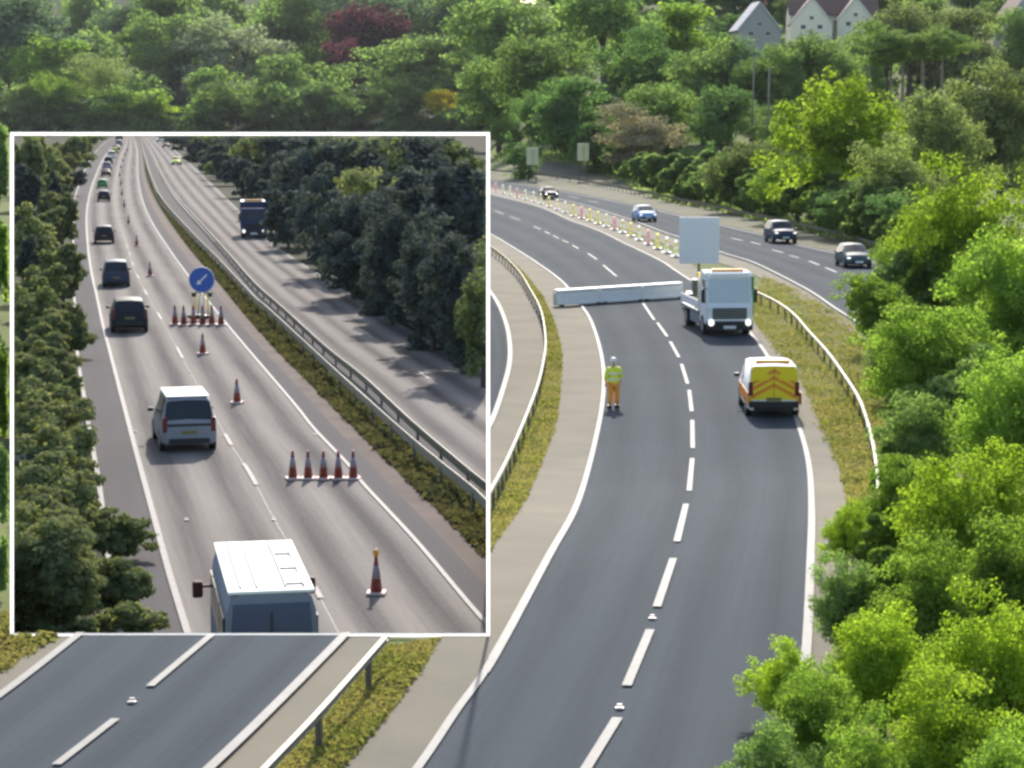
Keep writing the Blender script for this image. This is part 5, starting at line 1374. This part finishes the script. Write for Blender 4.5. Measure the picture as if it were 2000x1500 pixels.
# traffic posts along the far side of the main carriageway
TP = [968, 982, 996, 1010, 1026, 1042, 1056, 1072, 1088, 1104, 1120, 1136, 1152, 1168, 1184, 1200, 1216, 1232, 1248, 1266, 1284, 1302, 1320]
ordn = ['first', 'second', 'third', 'fourth', 'fifth', 'sixth', 'seventh', 'eighth', 'ninth', 'tenth', 'eleventh', 'twelfth', 'thirteenth', 'fourteenth', 'fifteenth', 'sixteenth', 'seventeenth', 'eighteenth', 'nineteenth', 'twentieth', 'twenty first', 'twenty second', 'twenty third']
tx = np.array([p[0] for p in T2[::-1]]); ty = np.array([p[1] for p in T2[::-1]])
def post_proto(body):
    root = empty('traffic_post', (0, 0, 0), 0)
    m = MB(); m.box((0, 0, 0.04), (0.46, 0.46, 0.08), bev=0.02); m.build('base', M['white_paint'], root)
    m = MB(); m.cyl((0, 0, 0.08), (0, 0, 1.18), 0.12, 0.07, 14, cap=False); m.build('post_body', M['post_white' if body == 'white_paint' else body], root)
    for z0_, z1_, q0, q1 in ((0.72, 0.98, 0.093, 0.083), (0.3, 0.5, 0.115, 0.106)): m = MB(); m.cyl((0, 0, z0_), (0, 0, z1_), q0, q1, 14, cap=False); m.build('reflective_band', M['post_white' if body != 'white_paint' else 'pale_yellow'], root)
    return root
def plastic(name, c, t=0.5):
    m_ = bpy.data.materials.new(name); m_.use_nodes = True; nt = m_.node_tree; nt.nodes.clear()
    o_ = nt.nodes.new("ShaderNodeOutputMaterial"); a_ = nt.nodes.new("ShaderNodeBsdfDiffuse"); t_ = nt.nodes.new("ShaderNodeBsdfTranslucent"); x_ = nt.nodes.new("ShaderNodeMixShader")
    x_.inputs[0].default_value = t; a_.inputs[0].default_value = (*c, 1); t_.inputs[0].default_value = (*c, 1)
    nt.links.new(a_.outputs[0], x_.inputs[1]); nt.links.new(t_.outputs[0], x_.inputs[2]); nt.links.new(x_.outputs[0], o_.inputs[0]); return m_
M['pinkish'] = plastic('faded_pink', (0.92, 0.62, 0.62)); M['pale_yellow'] = plastic('pale_yellow', (0.95, 0.90, 0.40)); M['post_white'] = plastic('post_white', (0.95, 0.94, 0.92))
PP = {b: post_proto(b) for b in ('white_paint', 'pale_yellow', 'pinkish')}
nm_ = {'white_paint': 'white', 'pale_yellow': 'pale yellow', 'pinkish': 'faded pink'}
for k, px in enumerate(TP):
    b = ['pinkish', 'white_paint', 'white_paint', 'pinkish', 'white_paint', 'white_paint', 'white_paint', 'pale_yellow', 'white_paint', 'white_paint', 'pale_yellow', 'pinkish', 'pale_yellow', 'pale_yellow', 'white_paint', 'pinkish', 'white_paint', 'pale_yellow', 'white_paint', 'pinkish', 'pale_yellow', 'white_paint', 'white_paint'][k]
    c = copy_tree(PP[b]); py = float(np.interp(px, tx, ty)) + 3
    c.location = put((px, py), z_main); c.scale = (1.7, 1.7, 1.15); c['label'] = f'{nm_[b]} traffic post, {ordn[k]} from the frame in the curving line of posts'; c['category'] = 'traffic post'; c['group'] = 'traffic posts along the far side of the dark carriageway'
for o in PP.values():
    for c in list(o.children): bpy.data.objects.remove(c)
    bpy.data.objects.remove(o)
# two pale yellow boards on the far bank
for px, py0, py1, lab in ((1040, 288, 330, 'left pale yellow board on posts on the far gravel bank'), (1139, 280, 322, 'right pale yellow board on posts on the far gravel bank')):
    Y = 398; a = atY(px, py0, Y); g = z_main(px, Y)
    o = empty('yellow_board', (a.x, Y, g), 0, label=lab, cat='sign', group='pale yellow boards on the far bank')
    m = MB(); hgt = (py1 - py0) / FPX * Y * 0.8; m.box((0, 0, a.z - g - hgt / 2), (2.1, 0.08, hgt), bev=0.03); m.build('board', M['beige'], o)
    for s in (-0.7, 0.7): m = MB(); m.cyl((s, 0.08, -0.5), (s, 0.08, a.z - g - 0.2), 0.07, 0.07, 8); m.build('post', M['galv_dark'], o)
    m = MB(); m.box((0.1, -0.05, a.z - g - hgt * 0.5), (0.35, 0.02, hgt * 0.8)); m.build('stripe', M['pale_yellow'], o)
# ================================================================== HOUSES
def house(name, px, top, base, wpx, Y, wallm, roofm, label, ang=0.0, depth=9):
    a = atY(px, top, Y); g = atY(px, base, Y).z
    W = wpx / FPX * Y; H = a.z - g; ev = H - W * 0.62
    root = empty(name, (a.x, Y, g), ang, label=label, cat='house', group='gabled houses above the wood')
    m = MB(); m.prism([(-W / 2, -6), (W / 2, -6), (W / 2, ev), (0, H - 0.12), (-W / 2, ev)], (0, depth)); m.build('wall', wallm, root)
    m = MB()
    for s in (-1, 1):
        p0, p1 = Vector((s * (W / 2 + .35), 0, ev - 0.45)), Vector((0, 0, H))
        n = Vector(((p1 - p0).z, 0, -(p1 - p0).x)).normalized() * (0.16 if s > 0 else -0.16)
        m.prism([(p0.x, p0.z), (p1.x, p1.z), (p1.x + 0, p1.z + 0.22), (p0.x + n.x, p0.z + abs(n.z) + .1)], (-0.35, depth + .3))
    rf = m.build('roof', roofm, root)
    m = MB(); m.box((W * .25, depth * .6, H + 0.1), (0.7, 0.7, 1.6), bev=0.03); m.build('chimney', M['brick'], rf)
    for x, z, w, h in ((-W * .2, ev - 1.0, 1.3, 1.2), (W * .2, ev - 1.0, 1.3, 1.2), (0, ev + 1.3, 1.0, 1.0)):
        m = MB(); m.box((x, -0.03, z), (w, 0.06, h)); f = m.build('window', M['white_paint'], root)
        m = MB(); m.box((x - w * .24, -0.07, z), (w * .42, 0.02, h * .84)); m.box((x + w * .24, -0.07, z), (w * .42, 0.02, h * .84)); m.build('pane', M['glass'], f)
    m = MB()
    for s in (-1, 1): m.prism([(s * (W / 2 + .35), ev - .45), (s * (W / 2 + .35), ev - .2), (0, H + .1), (0, H - .22)], (-0.42, -0.36))
    m.build('barge_board', M['white_paint'], root)
    return root
M['brick'] = mat('house_brick', (0.32, 0.14, 0.09), 0.9, noise=(2, (0.25, 0.11, 0.08), 0.3))
M['render_wall'] = mat('cream_render', (0.90, 0.83, 0.64), 0.8); M['grey_wall'] = mat('grey_wall', (0.42, 0.40, 0.36), 0.8)
M['tile'] = mat('brown_tile', (0.20, 0.12, 0.09), 0.8, noise=(1.5, (0.14, 0.09, 0.07), 0.3)); M['slate'] = mat('slate_roof', (0.30, 0.31, 0.36), 0.7)
house('house', 1484, 4, 110, 84, 560, M['grey_wall'], M['slate'], 'grey gabled house with slate roof among the trees at the top right', 0.12)
house('house', 1586, -6, 110, 80, 580, M['render_wall'], M['tile'], 'cream gabled house with brown roof, left one of the cream pair', -0.05)
house('house', 1672, -6, 110, 70, 582, M['render_wall'], M['tile'], 'cream gabled house with brown roof, right one of the cream pair', -0.05)
hb2 = atY(1630, 2, 588)
m = MB(); W2 = 170 / FPX * 588; m.prism([(0, -16), (0, -3.6), (4.5, 0.0), (9, -3.6), (9, -16)], (-W2 / 2, W2 / 2), axis='x')
root2 = empty('house', (hb2.x, 588, hb2.z), 0, label='long brown roofed house body behind the two cream gables', cat='house', group='gabled houses above the wood')
m.build('wall', M['render_wall'], root2)
m = MB(); m.prism([(-0.5, -3.8), (4.5, 0.25), (9.5, -3.8), (9.5, -3.5), (4.5, 0.6), (-0.5, -3.5)], (-W2 / 2 - .4, W2 / 2 + .4), axis='x'); m.build('roof', M['tile'], root2)
house('house', 2004, -10, 80, 70, 575, M['grey_wall'], M['tile'], 'corner of a brown roofed house in the top right corner', 0.2)

# ================================================================== THE WORKER
def skinned(name, verts, edges, radii, root_i, m, parent, sub=1):
    me = bpy.data.meshes.new(name); me.from_pydata(verts, edges, []); me.update()
    o = link(name, me, m, parent)
    md = o.modifiers.new('skin', 'SKIN'); md.use_smooth_shade = True; md.branch_smoothing = 0.6
    for i, r in enumerate(radii):
        r = r if isinstance(r, tuple) else (r, r)
        me.skin_vertices[0].data[i].radius = r; me.skin_vertices[0].data[i].use_root = (i == root_i)
    s = o.modifiers.new('sub', 'SUBSURF'); s.levels = sub; s.render_levels = sub
    return o
feet = cast(1198, 798, z_main)
PR = empty('person', feet + Vector((0, 0, 0.03)), 0.25, label='worker in yellow hi vis jacket and orange trousers standing on the left edge line', cat='person')
PR.scale = (1.12, 1.12, 1.08)
V, E, Rr = [], [], []
def add(p, r, par=None):
    V.append(p); Rr.append(r)
    if par is not None: E.append((par, len(V) - 1))
    return len(V) - 1
pel = add((0, 0, 0.98), (0.15, 0.11)); ab = add((0, 0.0, 1.14), (0.14, 0.10), pel); ch = add((0, 0.0, 1.34), (0.17, 0.12), ab); nk = add((0, 0.0, 1.49), 0.06, ch); hb_ = add((0, 0.01, 1.58), 0.075, nk)
hm = add((0, 0.015, 1.67), (0.082, 0.098), hb_); ht_ = add((0, 0.01, 1.75), 0.06, hm)
nose = add((0, 0.115, 1.655), 0.014, hm)
for s in (-1, 1):
    sh = add((s * 0.19, 0, 1.42), 0.065, ch); el = add((s * 0.26, -0.01 + 0.03 * s, 1.14), 0.046, sh); wr = add((s * 0.25, 0.10, 0.92), 0.03, el); pm = add((s * 0.245, 0.13, 0.85), (0.038, 0.02), wr)
    for k, (dx, ln) in enumerate(((-0.026, .07), (-0.009, .08), (0.009, .078), (0.026, .06))):
        a1 = add((s * 0.245 + dx, 0.145, 0.80), 0.009, pm); a2 = add((s * 0.245 + dx, 0.135, 0.80 - ln * .6), 0.008, a1); add((s * 0.245 + dx, 0.12, 0.80 - ln), 0.007, a2)
    t1 = add((s * 0.205, 0.155, 0.85), 0.010, pm); add((s * 0.20, 0.165, 0.80), 0.009, t1)
    hp = add((s * 0.09, 0, 0.92), 0.092, pel); kn_ = add((s * 0.12, 0.02 * s, 0.50), 0.06, hp); an = add((s * 0.14, 0.03 * s, 0.09), 0.042, kn_); add((s * 0.145, 0.14 + 0.03 * s, 0.045), 0.04, an)
body = skinned('body', V, E, Rr, pel, M['skin'], PR)
skinned('jacket', [(0, 0, 0.70), (0, 0, 1.12), (0, 0, 1.34), (0, 0, 1.475), (-.20, 0, 1.42), (-.27, -.03, 1.13), (-.255, .085, 0.95), (.20, 0, 1.42), (.27, .03, 1.13), (.255, .095, 0.95)],
        [(0, 1), (1, 2), (2, 3), (2, 4), (4, 5), (5, 6), (2, 7), (7, 8), (8, 9)], [(.25, .18), (.235, .17), (.245, .17), .085, .115, .09, .065, .115, .09, .065], 0, M['hivis'], PR)
skinned('trousers', [(0, 0, 0.95), (-.095, 0, .86), (-.125, -.02, .50), (-.14, -.03, .10), (.095, 0, .86), (.125, .02, .50), (.14, .03, .10)],
        [(0, 1), (1, 2), (2, 3), (0, 4), (4, 5), (5, 6)], [(.19, .14), .14, .11, .095, .14, .11, .095], 0, M['hivis_o'], PR)
m = MB(); m.sph((0, 0.01, 1.72), 0.115, (0.95, 1.12, 0.85), 16); m.box((0, 0.12, 1.70), (0.16, 0.09, 0.015), bev=0.005); m.build('helmet', M['plate_w'], PR)
for z in (1.02, 1.22):
    m = MB(); m.cyl((0, 0, z), (0, 0, z + 0.05), 0.262, 0.262, 20, cap=False); bmesh.ops.scale(m.bm, vec=(1, 0.76, 1), verts=m.bm.verts[:]); m.build('reflective_band', M['plate_w'], PR)
for s in (-1, 1):
    m = MB(); m.box((s * 0.145, 0.05 + 0.03 * s, 0.05), (0.12, 0.31, 0.10), bev=0.035); m.build('boot', M['black'], PR)
    m = MB(); m.sph((s * 0.032, 0.098, 1.675), 0.011); m.build('eye', M['black'], PR)


# ================================================================== HAZE IN THE AIR
hm_ = bpy.data.materials.new('haze'); hm_.use_nodes = True
hn = hm_.node_tree; hn.nodes.clear(); ho = hn.nodes.new("ShaderNodeOutputMaterial"); hv = hn.nodes.new("ShaderNodeVolumePrincipled")
hv.inputs["Density"].default_value = 0.00004; hv.inputs["Color"].default_value = (0.92, 0.94, 0.95, 1); hv.inputs["Anisotropy"].default_value = 0.0
hn.links.new(hv.outputs[0], ho.inputs["Volume"])
m = MB(); m.box((0, 1500, 120), (7000, 4200, 250)); hz = m.build('haze', hm_, None, kind='stuff', label='thin pale haze in the air', cat='haze')
scene.cycles.volume_bounces = 0
scene.cycles.volume_step_rate = 10
